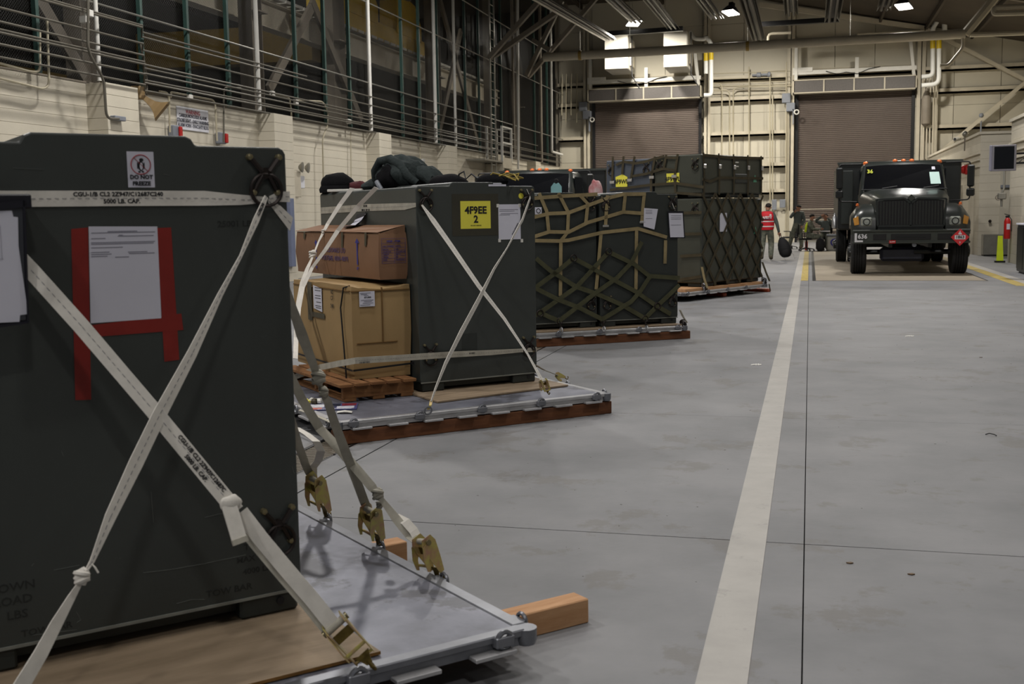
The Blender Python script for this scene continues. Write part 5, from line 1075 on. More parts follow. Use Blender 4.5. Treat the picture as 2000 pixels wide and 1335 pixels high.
t = thing('corner_fitting', 'cluster of dark hooks and rings at the right corner of the middle-distance pallet', 'hook', fr=P3); p = P3.onz(1338, 634, .16)
for i in range(4): MB().ring(tuple(p + Vector((-.02 + .02 * i, .04 * i, .02 * (i % 2)))), .035, .008, (1, i - 1, .4 * i)).build('link', m_ring, t, smooth=True)

# ---------------------------------------------------------------- pallet 4 (two tiers)
pallet(P4, 2.743, 2.235, 'aluminium cargo pallet under the tall two-tier netted load', lips=m_railb)
for i, (a, c_) in enumerate((((1383, 579), (1399, 577)), ((1462, 571), (1476, 568)))):
    q = P4.onz(*c_, .0); tag(MB().cbox(-.06, .06, -.12 + 0, 1.6, .0, .06, .01).build('lift_fork', M('fork_orange', (176, 78, 44), rough=.5, var=.1), fr=None), ('left' if i == 0 else 'right') + ' orange block end showing under the tall netted load', 'fork')
    o = bpy.data.objects['lift_fork' + ('' if i == 0 else '.001')]; o.location = P4.M @ Vector((q.x - .1, q.y - .22 if i else q.y - .12, .0)); o.rotation_euler = (0, 0, P4.a)
for v in (.35, 1.9): beam(P4.M @ Vector((-2.7, v + .15, 0)), P4.M @ Vector((-.05, v + .15, 0)), .09, .09, ('nearer' if v < 1 else 'farther') + ' dark timber bearer under the tall netted load', M('timber_dark', (40, 34, 28), rough=.9))
tag(MB().box(-2.6, -.05, .06, 2.15, .1535, .20).build('plywood_sheet', m_lum, fr=P4), 'pale boards on the pallet under the tall netted load', 'plywood')
UL = -2.03
def tall(v0, v1, z0, z1, lab, m): 
    t = thing('shipping_crate', lab, 'crate', fr=P4); MB().cbox(UL, -.0, v0, v1, z0 + .06, z1, .02).build('body', m, t)
    MB().box(UL + .02, -.02, v0 - .004, v0 + .002, z1 - .05, z1 - .03).build('rim', m_foot, t)
    MB().box(UL * .5 - .012, UL * .5 + .012, v0 - .006, v0, z0 + .08, z1 - .05).build('door_seam', m_foot, t)
    for x in (UL + .05, UL * .5 - .15, -.45): MB().cbox(x, x + .4, v0 + .03, v0 + .3, z0, z0 + .06, .008).build('foot', m_foot, t)
    for x in (UL + .02, -.06): MB().box(x, x + .04, v0 - .008, v0 + .004, z0 + .07, z1 - .02).build('corner_post', m_foot, t)
    ring_plate(t, UL, v0 + .12, z1 - .14, 1.2, 'u'); ring_plate(t, UL, v1 - .12, z1 - .14, 1.2, 'u')
    return t
tall(.12, 1.08, .205, 1.70, 'lower double-door crate of the tall netted load, under the diagonal net', m_odg)
tall(1.12, 2.1, .205, 1.70, 'lower crate at the back of the tall netted load', m_od2)
tall(.12, 1.08, 1.72, 2.44, 'upper crate at the right of the tall netted load', m_odg)
tall(1.12, 2.12, 1.72, 2.41, 'upper slate-coloured crate at the left of the tall netted load', m_odb)
# diagonal net on the door side
def zz(u0, z0, s, L=3): pass
lines = []
Z0_, Z1_ = .22, 1.78; sl = 1.28
for k in range(-5, 5):
    for sg_ in (1, -1):
        top = -2.03 + .41 * k if sg_ > 0 else -2.03 + .41 * (k + 5); pts = []
        a = (top, Z1_); e = (top + sg_ * (Z1_ - Z0_) / sl * 1.66 * .62, Z0_)
        # clip in u
        def at(u): t_ = (u - a[0]) / (e[0] - a[0]); return (u, a[1] + (e[1] - a[1]) * t_)
        p, q = a, e
        lo, hi = (p, q) if p[0] < q[0] else (q, p)
        if hi[0] < UL + .02 or lo[0] > -.02: continue
        if lo[0] < UL: lo = at(UL)
        if hi[0] > 0: hi = at(0.0)
        if abs(hi[0] - lo[0]) < .1: continue
        lines.append((lo, hi))
net(P4, 'cargo_net', 'dark green diamond net over the lower crates of the tall load', [tuple(l) for l in lines], .05, m_brw, lambda u, z: Vector((u, .10, z)))
t = net(P4, 'cargo_net', 'brown strap net over the upper crate on the door side of the tall load', [((UL + .03 + i * .48, 2.46), (UL + .06 + i * .48, 2.1), (UL + .05 + i * .48, 1.76)) for i in range(5)] + [((UL, 2.02), (-1.8, 1.98), (-1.5, 2.05), (0, 2.06)), ((UL, 2.42), (-1.2, 2.40), (0, 2.42))], .045, m_brw, lambda u, z: Vector((u, .10, z)))
for i in range(5): MB().cbox(UL + .02 + i * .48, UL + .09 + i * .48, .075, .09, 2.2, 2.27, .004).build('buckle', m_chr, t)
def N4(cx, cy): return P4.onu(1160 + cx / 7.418, 290 + cy / 7.418, UL - .02)
t = net(P4, 'cargo_net', 'brown strap net over the upper crates on the left side of the tall load', [((275, 118), (265, 490)), ((432, 112), (410, 370)), ((592, 112), (530, 470)), ((888, 112), (830, 430), (830, 640)), ((1048, 85), (1010, 290)), ((1215, 78), (1170, 400), (1180, 640)),
    ((320, 240), (430, 190), (600, 215), (750, 190), (870, 150), (1020, 110)), ((1048, 130), (1205, 132)), ((560, 400), (760, 365), (1010, 290), (1180, 320)), ((230, 600), (790, 530), (1180, 500), (1590, 560)), ((1190, 640), (1560, 670))], .045, m_brw, N4, n=(-1, 0, 0))
for p in ((268, 488), (522, 458), (840, 416), (1166, 402)): q = N4(*p); MB().cbox(q.x - .02, q.x - .006, q.y - .05, q.y + .05, q.z - .025, q.z + .025, .004).build('buckle', m_chr, t)
net(P4, 'cargo_net', 'level brown straps round the left side of the lower crates of the tall load', [((1250, 935), (1560, 925)), ((1250, 1240), (1560, 1235)), ((1250, 1560), (1560, 1540)), ((1250, 1900), (1560, 1850))], .05, m_brw, N4, n=(-1, 0, 0))
for i, (q4, tx) in enumerate((([(308, 412), (410, 372), (480, 412), (480, 553), (312, 556)], (392, 482)), ([(1046, 362), (1232, 350), (1234, 492), (1048, 497)], (1135, 445)))):
    t = thing('yellow_sign', 'yellow 4F9WL sheet on the ' + ('slate upper crate' if i == 0 else 'upper crate, partly behind a strap'), 'sign', fr=P4); pts = [N4(*p) + Vector((.012, 0, 0)) for p in q4]
    MB().prism(pts, (-.003, 0, 0)).build('sheet', m_yp, t); p = N4(*tx) + Vector((.006, 0, 0)); text('4F9WL', .105, m_inkd, t, tuple(p), (0, -1, 0), (0, 0, 1), bold=.003, sx=1.0)
for i, (cx, cy) in enumerate(((640, 1000), (640, 1000))[:1]):
    q = P4.onv(1414, 435, .09); t = thing('document_sheet', 'white document behind the diamond net on the tall load', 'paper', fr=P4); MB().box(q.x - .11, q.x + .12, .104, .107, q.z - .15, q.z + .17).build('sheet', m_pap, t)
for i, (px, py) in enumerate(((1475, 349), (1476, 450))):
    q = P4.onv(px, py, .11); MB().prism([(q.x - .06, .116, q.z - .06), (q.x + .06, .116, q.z - .06), (q.x, .116, q.z + .08)], (0, -.003, 0)); t = tag(MB().prism([(q.x - .06, .116, q.z - .06), (q.x + .06, .116, q.z - .06), (q.x, .116, q.z + .07)], (0, -.004, 0)).build('green_triangle_label', M('label_green', (84, 150, 122), rough=.5), fr=P4), 'small green triangular sticker on the ' + ('upper' if i == 0 else 'lower') + ' crate of the tall load', 'sticker')
b = MB(); q = P4.onv(1440, 318, .11); b.box(q.x - .05, q.x + .05, .112, .116, q.z, q.z + .02); b.box(q.x - .05, q.x + .05, .112, .116, q.z - .07, q.z - .05); b.build('stencil_marks', m_white, fr=P4); tag(bpy.data.objects['stencil_marks'], 'two small white marks on the upper crate of the tall load', 'marking')
MB_ = MB(); q = P4.onv(1447, 345, .11); tag(MB().cbox(q.x - .2, q.x + .2, .100, .118, q.z - .11, q.z + .05, .01).build('louvre_plate', m_foot, fr=P4), 'dark louvred plate on the upper crate of the tall load', 'vent plate')
for i, (a, lab) in enumerate((((-2.05, .05), 'tangle of tan net hooks at the near corner of the tall load'), ((-.02, .06), 'tangle of dark net hooks at the right corner of the tall load'))):
    t = thing('corner_fitting', lab, 'hook', fr=P4)
    for k in range(5): MB().ring((a[0] + .05 * (k - 2) * .6, a[1] - .05 + .02 * k, .17 + .03 * (k % 3)), .045, .011, (1, k - 2, .5)).build('link', m_ring if k % 2 else m_rail, t, smooth=True)
    MB().ribbon([(a[0], .09, .55), (a[0] - .02 if i == 0 else a[0] + .04, .03, .35), (a[0] + (.0 if i == 0 else .08), -.02, .2)], (.06, 0, 0), .006).build('tie_strap', m_tanw if i == 0 else m_brw, t)
    if i: MB().tube([(.02, -.03, .15), (.05, -.04, .02)], .012, 6).build('strap_tail', m_brw, t)
# white plastic bag and red wrap behind the netted load
t = thing('plastic_bag', 'translucent white and pink plastic wrap between the dark vehicle and the tall load', 'bag', aty(1163, 378, 24)); MB().ell((0, 0, .0), (.15, .12, .30), 18, 14, f=lambda p: 1 + .07 * math.sin(7 * p.x + 4 * p.z)).build('bag_body', M('bag_pink', (176, 160, 160), rough=.5, col2=(160, 84, 88), scale=5), t, smooth=True)
b = t.location; MB().box(-.1, .1, -.1, .1, -b.z, -.25).build('support', m_foot, t)

# ---------------------------------------------------------------- trucks
m_tp = M('truck_olive_black', (36, 40, 38), rough=.28, var=.06, scale=3, spec=.6)
m_tk = M('truck_body_dark', (24, 27, 27), rough=.4, var=.08)
m_gl = M('windshield_dark', (14, 15, 18), rough=.08, spec=.7, var=0)
m_tyre = M('tyre_rubber', (26, 26, 27), rough=.8, var=.12, scale=14)
m_amb = M('amber_lens', (214, 112, 60), rough=.25, var=.05); m_ambd = M('amber_side_lens', (196, 140, 62), rough=.2, var=.05)
m_hl = M('headlight_glass', (168, 172, 164), rough=.12, metal=.3, var=.15, scale=20)
m_bum = M('bumper_olive', (52, 56, 52), rough=.45, var=.06)
def wheel(par, x0, x1, y, r, name='wheel'):
    b = MB(); prof = []; w = x1 - x0
    prof = [(r * .56, 0), (r * .60, .01), (r * .93, .0), (r, .035)]
    for k in range(4): a = .06 + k * (w - .12) / 4; prof += [(r, a), (r - .018, a + .006), (r - .018, a + .018), (r, a + .024)]
    prof += [(r, w - .035), (r * .93, w), (r * .6, w - .01), (r * .56, w)]
    b.lathe(prof, (x0, y, r), (1, 0, 0), 32); o = b.build(name, m_tyre, par, smooth=True)
    s_ = -1 if x0 < 0 else 1; hx = x0 if s_ < 0 else x1
    MB().lathe([(r * .58, 0), (r * .5, .02), (r * .3, .03), (r * .25, .09), (r * .12, .11)], (hx - s_ * .02, y, r), (s_, 0, 0), 20).build('rim', m_tk, o, smooth=True)
    nt_ = MB()
    for k in range(8): a = k * math.pi / 4; nt_.lathe([(.016, 0), (.014, .04)], (hx + s_ * .0, y + r * .36 * math.cos(a), r + r * .36 * math.sin(a)), (s_, 0, 0), 6)
    nt_.build('lug_nuts', m_rail, o)
    return o
def loft(secs):
    b = MB(); n = len(secs[0]); vs = [p for s_ in secs for p in s_]
    fs = [(k * n + i, k * n + (i + 1) % n, (k + 1) * n + (i + 1) % n, (k + 1) * n + i) for k in range(len(secs) - 1) for i in range(n)]
    b.add(vs, fs + [tuple(range(n - 1, -1, -1)), tuple((len(secs) - 1) * n + i for i in range(n))]); return b
def make_truck(lab, loc, signs=True):
    t = thing('fuel_truck', lab, 'truck', loc)
    # hood
    def sec(y, w, zt, zb, r): return [(-w, y, zb), (-w, y, zt - r), (-w + r * .5, y, zt - r * .25), (-w + r * 1.3, y, zt), (0, y, zt + .03), (w - r * 1.3, y, zt), (w - r * .5, y, zt - r * .25), (w, y, zt - r), (w, y, zb)]
    h = loft([sec(.20, .69, 1.68, 1.02, .10), sec(.32, .74, 1.74, .95, .14), (sec(1.2, .86, 1.84, .95, .18)), sec(2.35, 1.03, 1.95, .95, .2)]); o = h.build('hood', m_tp, t, smooth=50)
    o = loft([sec(.26, .60, 1.60, .9, .1), sec(1.0, .7, 1.6, .9, .1)]).build('engine_bay', m_tk, t)
    MB().prism([(-.66, .175, 1.12), (.66, .175, 1.12), (.70, .175, 1.66), (.12, .175, 1.68), (0, .175, 1.60), (-.12, .175, 1.68), (-.70, .175, 1.66)], (0, .03, 0)).build('grille_backing', m_wire, t)
    br = MB().box(-.006, .006, .150, .178, 1.13, 1.65).mesh('grille_bar', m_bum)
    for k in range(21):
        x = -.64 + k * .064
        if abs(x) > .02: put('grille_bar', br, t, (x, 0, 0))
    b = MB()
    for q in (((-.70, 1.10), (-.74, 1.69)), ((.70, 1.10), (.74, 1.69)), ((-.74, 1.69), (-.14, 1.71)), ((.14, 1.71), (.74, 1.69)), ((-.14, 1.71), (0, 1.6)), ((.14, 1.71), (0, 1.6)), ((-.70, 1.10), (.70, 1.10)), ((0, 1.6), (0, 1.1))): b.bar((q[0][0], .16, q[0][1]), (q[1][0], .16, q[1][1]), .04, .035, (0, 1, 0))
    b.build('grille_surround', m_tp, t)
    MB().prism([(0, .13, 1.64), (.085, .13, 1.72), (0, .13, 1.80), (-.085, .13, 1.72)], (0, .04, 0)).build('badge', m_bum, t)
    # fenders with wheel arches
    for s_ in (-1, 1):
        secs = []
        for y, top, inn in ((.22, 1.22, .74), (.30, 1.40, .70), (.50, 1.53, .72), (.85, 1.60, .76), (1.25, 1.55, .82), (1.55, 1.36, .88), (1.68, 1.02, .92)):
            zb = 1.03 if y < .4 or y > 1.5 else 1.12; out = 1.16 if y < .25 else 1.27 if y < 1.6 else 1.2
            secs.append([(s_ * a, y, z) for a, z in ((inn, zb - .08 if y < .4 else zb), (inn, top), ((inn + out) / 2, top - .005), (out - .12, top - .07), (out, max(zb + .05, top - .24)), (out, zb - .12 if y < .4 else zb))])
        b = loft(secs); o = b.build('fender', m_tp, t, smooth=50)
        MB().cbox(*sorted((s_ * .82, s_ * 1.06)), .19, .25, 1.10, 1.30, .03).build('headlight', m_hl, o); MB().ring((s_ * .94, .185, 1.2), .07, .012, (0, 1, 0)).build('headlight_bezel', m_tk, o)
        MB().prism([(s_ * 1.10, .205, 1.14), (s_ * 1.20, .25, 1.12), (s_ * 1.23, .27, 1.28), (s_ * 1.12, .205, 1.33)], (0, .03, 0)).build('turn_signal', m_ambd, o)
        MB().lathe([(.035, 0), (.03, .05), (.01, .06)], (s_ * 1.12, .9, 1.56), (0, 0, 1), 10).build('marker_lamp', m_amb, o)
        wheel(t, *sorted((s_ * .92, s_ * 1.25)), .8, .51, 'front_wheel')
        for x0, x1 in (((s_ * 1.16, s_ * 1.44)), ((s_ * .84, s_ * 1.12))): wheel(t, *sorted((x0, x1)), 7.3, .5, 'rear_wheel')
        # mirrors
        mx = s_ * 1.50; mz = 2.22
        MB().cbox(*sorted((mx - .07, mx + .09)), 2.3, 2.40, 1.98, 2.50, .03).build('mirror', m_tk, t); MB().cbox(*sorted((mx - .08, mx + .1)), 2.29, 2.42, 1.76, 1.95, .03).build('convex_mirror', m_tk, t)
        MB().tube(fillet([(s_ * .98, 2.6, 2.58), (mx, 2.42, 2.58), (mx, 2.42, 1.68), (s_ * 1.0, 2.6, 1.66)], .08), .017, 7).build('mirror_arm', m_wire, t, smooth=True)
    # cab
    def csec(y, w, z1, z0=1.0): return [(-w, y, z0), (-w, y, z1 * .8), (-w + .06, y, z1 - .12), (-w + .16, y, z1 - .03), (0, y, z1), (w - .16, y, z1 - .03), (w - .06, y, z1 - .12), (w, y, z1 * .8), (w, y, z0)]
    loft([csec(2.35, 1.05, 1.95), csec(2.40, 1.05, 2.0), csec(2.85, 1.0, 2.60), csec(3.0, 1.0, 2.67), csec(4.0, 1.0, 2.66), csec(4.2, .98, 2.6)]).build('cab', m_tp, t, smooth=50)
    gq = [(-.93, 2.375, 1.96), (.93, 2.375, 1.96), (.86, 2.80, 2.53), (.4, 2.80, 2.56), (-.4, 2.80, 2.56), (-.86, 2.80, 2.53)]
    MB().prism([Vector(p) + Vector((0, -.03, 0)) for p in gq], (0, .05, 0)).build('windshield', m_gl, t)
    MB().tube([(-.98, 2.3, 1.95), (.98, 2.3, 1.95)], .02, 6).build('cowl_edge', m_tk, t)
    for x in (-.5, .45): MB().tube([(x, 2.33, 1.98), (x + .35, 2.36, 2.03)], .01, 5).build('wiper', m_wire, t)
    for x in (-.86, -.17, .03, .22, .86): MB().lathe([(.065, 0), (.055, .04), (.02, .06)], (x, 3.0, 2.64 if abs(x) < .5 else 2.60), (0, -.25, 1), 12).build('roof_marker_lamp', m_amb, t, smooth=True)
    for s_ in (-1, 1): MB().box(s_ * 1.0 - .01, s_ * 1.0 + .012, 2.9, 3.9, 1.85, 2.45).build('side_window', m_gl, t)
    # bumper
    b = MB(); b.cbox(-1.24, 1.24, 0, .12, .97, 1.02, .01); b.cbox(-1.24, 1.24, 0, .12, .71, .76, .01); b.box(-1.22, 1.22, .03, .12, .74, .98); b.build('bumper', m_bum, t)
    for x0, x1 in ((-.80, -.52), (-.42, .42), (.56, .86)): MB().cbox(x0, x1, .018, .034, .79, .92, .006).build('bumper_slot', m_wire, t)
    MB().cbox(-.30, .30, .010, .02, .84, .87, .003).build('tow_bar', m_tk, t)
    # body
    b = MB(); b.cbox(-1.47, 1.55, 4.45, 10.2, .95, 2.70, .04); b.build('tank_body', m_tk, t)
    MB().box(-1.5, 1.58, 4.42, 4.5, 2.66, 2.72).build('body_rim', m_bum, t); MB().cbox(-1.40, -1.1, 4.4, 4.46, 1.1, 2.5, .02).build('locker_door', m_tp, t)
    for k in (-1, 1): MB().box(k * .42 - .04, k * .42 + .04, .15, 10, .62, .82).build('chassis_rail', m_tk, t)
    MB().tube([(-1.0, .8, .5), (1.0, .8, .5)], .06, 10).build('axle', m_tk, t); MB().tube([(-1.0, 7.3, .5), (1.0, 7.3, .5)], .09, 10).build('axle', m_tk, t)
    MB().cbox(-.62, .32, .35, .75, .30, .62, .06).build('underbody_box', M('underbody_navy', (30, 32, 44), rough=.5), t); MB().tube([(.1, .3, .52), (.42, .3, .52)], .05, 8).build('tow_pin', m_tk, t)
    MB().lathe([(.05, 0), (.05, .04)], (.08, .1, .68), (0, -1, 0), 10).build('tow_eye', m_rail, t)
    for y in (5.2, 5.6): MB().lathe([(.04, .98), (.07, 1.0), (.07, 1.28), (.03, 1.33), (.02, 1.4)], (-1.53, y, 0), (0, 0, 1), 12).build('chrome_canister', m_chr, t, smooth=True)
    if signs:
        w = M('sign_white')
        text('36', .14, M('number_yellow', (190, 196, 40), rough=.5, var=0), t, (-.77, 2.62, 2.40), (1, 0, 0), (0, .6, 1), bold=.004)
        MB().prism([(.62, 2.41, 2.07), (.85, 2.41, 2.07), (.82, 2.62, 2.36), (.60, 2.62, 2.36)], (0, -.004, 0)).build('windshield_paper', M('paper_green', (178, 206, 200), rough=.6, var=.02), t)
        MB().prism([(.66, 2.675, 2.42), (.74, 2.675, 2.42), (.73, 2.73, 2.49), (.66, 2.73, 2.49)], (0, -.004, 0)).build('permit_sticker', m_pap, t)
        b = MB(); b.box(-1.20, -1.15, -.003, .002, .75, .95); b.box(-1.15, -1.02, -.003, .002, .75, .79); b.build('number_plate_edge', w, t)
        text('636', .135, w, t, (-1.03, -.002, .87), (1, 0, 0), (0, 0, 1), bold=.004, depth=.002)
        b = MB(); b.box(-.46, -.32, -.006, .0, .715, .785); b.build('red_tag', m_red, t); text('SLOW', .04, w, t, (-.39, -.008, .75), (1, 0, 0), (0, 0, 1), bold=.001)
        pc = (1.02, -.03, .84); r_ = .19
        MB().prism([(pc[0], pc[1], pc[2] - r_), (pc[0] + r_, pc[1], pc[2]), (pc[0], pc[1], pc[2] + r_), (pc[0] - r_, pc[1], pc[2])], (0, .006, 0)).build('hazard_placard', M('placard_red', (196, 48, 54), rough=.4, var=0), t)
        MB().box(pc[0] - .11, pc[0] + .11, pc[1] - .003, pc[1], pc[2] - .045, pc[2] + .045).build('placard_band', w, t); text('1863', .09, m_inkd, t, (pc[0], pc[1] - .005, pc[2]), (1, 0, 0), (0, 0, 1), bold=.003)
        text('3', .05, w, t, (pc[0], pc[1] - .003, pc[2] - .115), (1, 0, 0), (0, 0, 1), bold=.002)
        MB().prism([(pc[0] - .035, pc[1] - .001, pc[2] + .06), (pc[0] + .035, pc[1] - .001, pc[2] + .06), (pc[0] + .03, pc[1] - .001, pc[2] + .1), (pc[0] + .012, pc[1] - .001, pc[2] + .09), (pc[0], pc[1] - .001, pc[2] + .15), (pc[0] - .02, pc[1] - .001, pc[2] + .1), (pc[0] - .035, pc[1] - .001, pc[2] + .09)], (0, -.003, 0)).build('flame_print', w, t)
    return t
make_truck('dark fuel truck facing the camera with a red 1863 diamond and number 36', (2.18, 26.6, 0))
t2 = make_truck('second dark truck showing only its cab roof behind the middle crates', (-6.98, 26.4, 0), False)
t2c = thing('hang_tag', 'pale teal tag hanging in the window of the half-hidden second truck', 'tag', aty(1085, 372, 28.6)); MB().prism([(-.13, 0, -.35), (.16, 0, -.35), (.16, 0, .1), (.08, 0, .2), (-.04, 0, .2), (-.12, 0, .1)], (0, .01, 0)).build('tag_body', M('tag_teal', (140, 190, 196), rough=.4, var=.03), t2c); MB().ring((.02, 0, .24), .05, .012, (0, 1, 0), a0=0, a1=360).build('hook', m_wire, t2c)

# ---------------------------------------------------------------- people
m_cam = M('camouflage_cloth', (118, 118, 104), rough=.9, col2=(64, 70, 60), scale=11, var=.1, patch=((92, 88, 74), 9, .55, (1, 1, 1), .8))
m_grn = M('jacket_grey_green', (74, 80, 76), rough=.85, var=.1, scale=6)
m_skin = M('skin', (156, 112, 88), rough=.6, var=.04); m_boot = M('boot_suede', (92, 86, 70), rough=.85, var=.1); m_hair = M('hair_dark', (34, 28, 24), rough=.8, var=.1, scale=30)
m_bpk = M('backpack_black', (16, 16, 18), rough=.8, var=.15, scale=12); m_vr = M('vest_red', (196, 28, 40), rough=.6, var=.05); m_refl = M('reflective_tape', (214, 208, 206), rough=.4, var=.02); m_vy = M('vest_yellow', (196, 214, 34), rough=.6, var=.05)
def person(lab, loc, rz, J, upper=m_cam, lower=m_cam, group=None, hair=m_hair, hat=False):
    """J: joint positions in the person's own space (faces -y); one skinned surface"""
    t = thing('person', lab, 'person', loc, rz, group)
    V, E, R, T = [], [], [], []
    def a(p, r, kind, par=None):
        V.append(tuple(p)); R.append(r); T.append(kind)
        if par is not None: E.append((par, len(V) - 1))
        return len(V) - 1
    P = {k: Vector(v) for k, v in J.items()}
    pel = a(P['pelvis'], .15, 'L'); wa = a(P['pelvis'].lerp(P['chest'], .45), .135, 'U', pel); ch = a(P['chest'], .165, 'U', wa)
    nk0 = a(P['chest'].lerp(P['neck'], .7), .10, 'U', ch); nk = a(P['neck'], .055, 'S', nk0); hd0 = a(P['neck'].lerp(P['head'], .45), .065, 'S', nk); hd = a(P['head'], .088, 'S', hd0); up = (P['head'] - P['neck']).normalized(); ht = a(P['head'] + up * .075, .075, 'S', hd)
    for s_ in 'LR':
        h = a(P['hip' + s_], .125, 'L', pel); k0 = a(P['hip' + s_].lerp(P['knee' + s_], .5), .112, 'L', h); k = a(P['knee' + s_], .092, 'L', k0); c_ = a(P['knee' + s_].lerp(P['ankle' + s_], .4), .092, 'L', k); c_ = a(P['knee' + s_].lerp(P['ankle' + s_], .78), .078, 'L', c_); an = a(P['ankle' + s_], .062, 'B', c_)
        fd = Vector(J.get('foot' + s_, (0, -1, 0))).normalized(); f1 = a(P['ankle' + s_] + fd * .09 + Vector((0, 0, -.035)), .058, 'B', an); a(P['ankle' + s_] + fd * .19 + Vector((0, 0, -.045)), .048, 'B', f1); a(P['ankle' + s_] - fd * .05 + Vector((0, 0, -.04)), .05, 'B', an)
        sh = a(P['sh' + s_], .085, 'U', nk0); e0 = a(P['sh' + s_].lerp(P['el' + s_], .5), .074, 'U', sh); el = a(P['el' + s_], .064, 'U', e0); wr = a(P['el' + s_].lerp(P['wr' + s_], .92), .044, 'U', el); w2 = a(P['wr' + s_], .028, 'S', wr)
        d = (P['wr' + s_] - P['el' + s_]).normalized(); sd = d.cross(Vector((0, 1, .2))).normalized(); pm = a(P['wr' + s_] + d * .06, .036, 'S', w2); n_ = sd.cross(d)
        for q, L in ((-.026, .07), (-.009, .085), (.009, .08), (.026, .065)): f = a(P['wr' + s_] + d * .1 + sd * q, .011, 'S', pm); a(P['wr' + s_] + d * (.1 + L * .6) + sd * q * 1.1 + n_ * .02, .008, 'S', f)
        f = a(P['wr' + s_] + d * .05 + sd * .04, .012, 'S', w2); a(P['wr' + s_] + d * .085 + sd * .06 + n_ * .01, .009, 'S', f)
    me = bpy.data.meshes.new('body'); me.from_pydata(V, E, []); o = bpy.data.objects.new('tmp', me); COL.objects.link(o)
    if not me.skin_vertices:
        bpy.context.view_layer.objects.active = o
    m_ = o.modifiers.new('skin', 'SKIN'); 
    lay = me.skin_vertices[0].data if me.skin_vertices else None
    if lay:
        for i, r in enumerate(R): lay[i].radius = (r * (1.25 if T[i] == 'U' and i in (wa, ch) else 1.0), r)
        lay[0].use_root = True
    sb = o.modifiers.new('sub', 'SUBSURF'); sb.levels = 1; sb.render_levels = 1
    dg = bpy.context.evaluated_depsgraph_get(); ev = o.evaluated_get(dg); body = bpy.data.meshes.new_from_object(ev); bpy.data.objects.remove(o)
    body.materials.clear()
    for mm in (upper, lower, m_skin, m_boot): body.materials.append(mm)
    idx = {'U': 0, 'L': 1, 'S': 2, 'B': 3}; vv = [Vector(v) for v in V]
    for p in body.polygons:
        c_ = p.center; j = min(range(len(vv)), key=lambda i: (vv[i] - c_).length - R[i]); p.material_index = idx[T[j]]; p.use_smooth = True
    ob = bpy.data.objects.new('body', body); COL.objects.link(ob); ob.parent = t
    hc = P['head']; fw = Vector(J.get('face', (0, -1, 0))).normalized(); rt = fw.cross(up).normalized()
    Tm = Matrix((rt, -fw, up)).transposed()
    MB().ell(hc + up * .062 - fw * .030, (.091, .092, .075), 16, 10, T=Tm).build('hair' if not hat else 'cap', hair, t, smooth=True)
    b = MB(); b.ell(hc + fw * .098 + up * .0, (.014, .022, .026), 8, 6, T=Tm); 
    for s_ in (-1, 1): b.ell(hc + rt * .09 * s_, (.014, .024, .034), 8, 6, T=Tm)
    b.build('nose_and_ears', m_skin, t, smooth=True); b = MB()
    for s_ in (-1, 1): b.ell(hc + fw * .086 + rt * .033 * s_ + up * .022, (.012, .008, .007), 8, 6, T=Tm)
    b.build('eyes', m_inkd, t); MB().ell(hc + fw * .09 - up * .04, (.024, .008, .006), 8, 6, T=Tm).build('mouth', M('lips', (130, 74, 66), rough=.6, var=0), t)
    return t, P
def stand(**k):
    J = dict(pelvis=(0, 0, .93), chest=(0, 0, 1.28), neck=(0, -.01, 1.48), head=(0, -.03, 1.62), hipL=(-.10, 0, .90), hipR=(.10, 0, .90), kneeL=(-.11, -.02, .5), kneeR=(.11, -.02, .5), ankleL=(-.12, 0, .09), ankleR=(.12, 0, .09),
             shL=(-.19, 0, 1.40), shR=(.19, 0, 1.40), elL=(-.25, .02, 1.12), elR=(.25, .02, 1.12), wrL=(-.27, -.06, .88), wrR=(.27, -.06, .88)); J.update(k); return J
# walker in the red vest, seen from behind, leaning and carrying a backpack
pA = atz(1497, 508); t, P = person('person walking away in a red vest and camouflage trousers, carrying a black backpack', (pA.x, pA.y, 0), math.radians(172),
    stand(head=(-.02, -.10, 1.60), neck=(0, -.05, 1.47), shR=(.19, 0, 1.38), kneeL=(-.12, -.12, .5), ankleL=(-.13, .02, .10), kneeR=(.12, .02, .48), ankleR=(.12, .22, .12), elL=(-.30, .02, 1.12), wrL=(-.36, -.02, .86), elR=(.27, .05, 1.1), wrR=(.27, -.05, .86)), upper=m_grn)
b = MB(); prof = [(.20, .92), (.225, 1.0), (.225, 1.2), (.235, 1.34), (.2, 1.44), (.13, 1.48)]
vs = []; n = 20
for r, z in prof: vs += [(r * math.cos(2 * math.pi * j / n), r * .82 * math.sin(2 * math.pi * j / n), z) for j in range(n)]
b.add(vs, [(i * n + j, i * n + (j + 1) % n, (i + 1) * n + (j + 1) % n, (i + 1) * n + j) for i in range(len(prof) - 1) for j in range(n)]); vst = b.build('vest', m_vr, t, smooth=True)
for z in (1.01, 1.16):
    b = MB(); b.add([(.232 * math.cos(2 * math.pi * j / n), .232 * .83 * math.sin(2 * math.pi * j / n), zz_) for zz_ in (z, z + .03) for j in range(n)], [(j, (j + 1) % n, n + (j + 1) % n, n + j) for j in range(n)]); b.build('reflective_band', m_refl, vst)
text('SAFETY', .10, m_refl, vst, (-.02, .205, 1.29), (-1, 0, 0), (0, 0, 1), bold=.004); 
MB().box(-.16, .12, .196, .204, 1.235, 1.262).build('blue_band', m_tx, vst); MB().ell((-.14, .19, 1.36), (.035, .01, .03), 8, 6).build('white_emblem', m_refl, vst)
hx = Matrix.Rotation(math.radians(172), 4, 'Z') @ Vector(J_ := (-.38, -.03, .80))
bp = thing('backpack', 'black backpack hanging by its strap from the walking person\'s hand', 'backpack', (pA.x + hx.x + .12, pA.y + hx.y - .06, .06), 0)
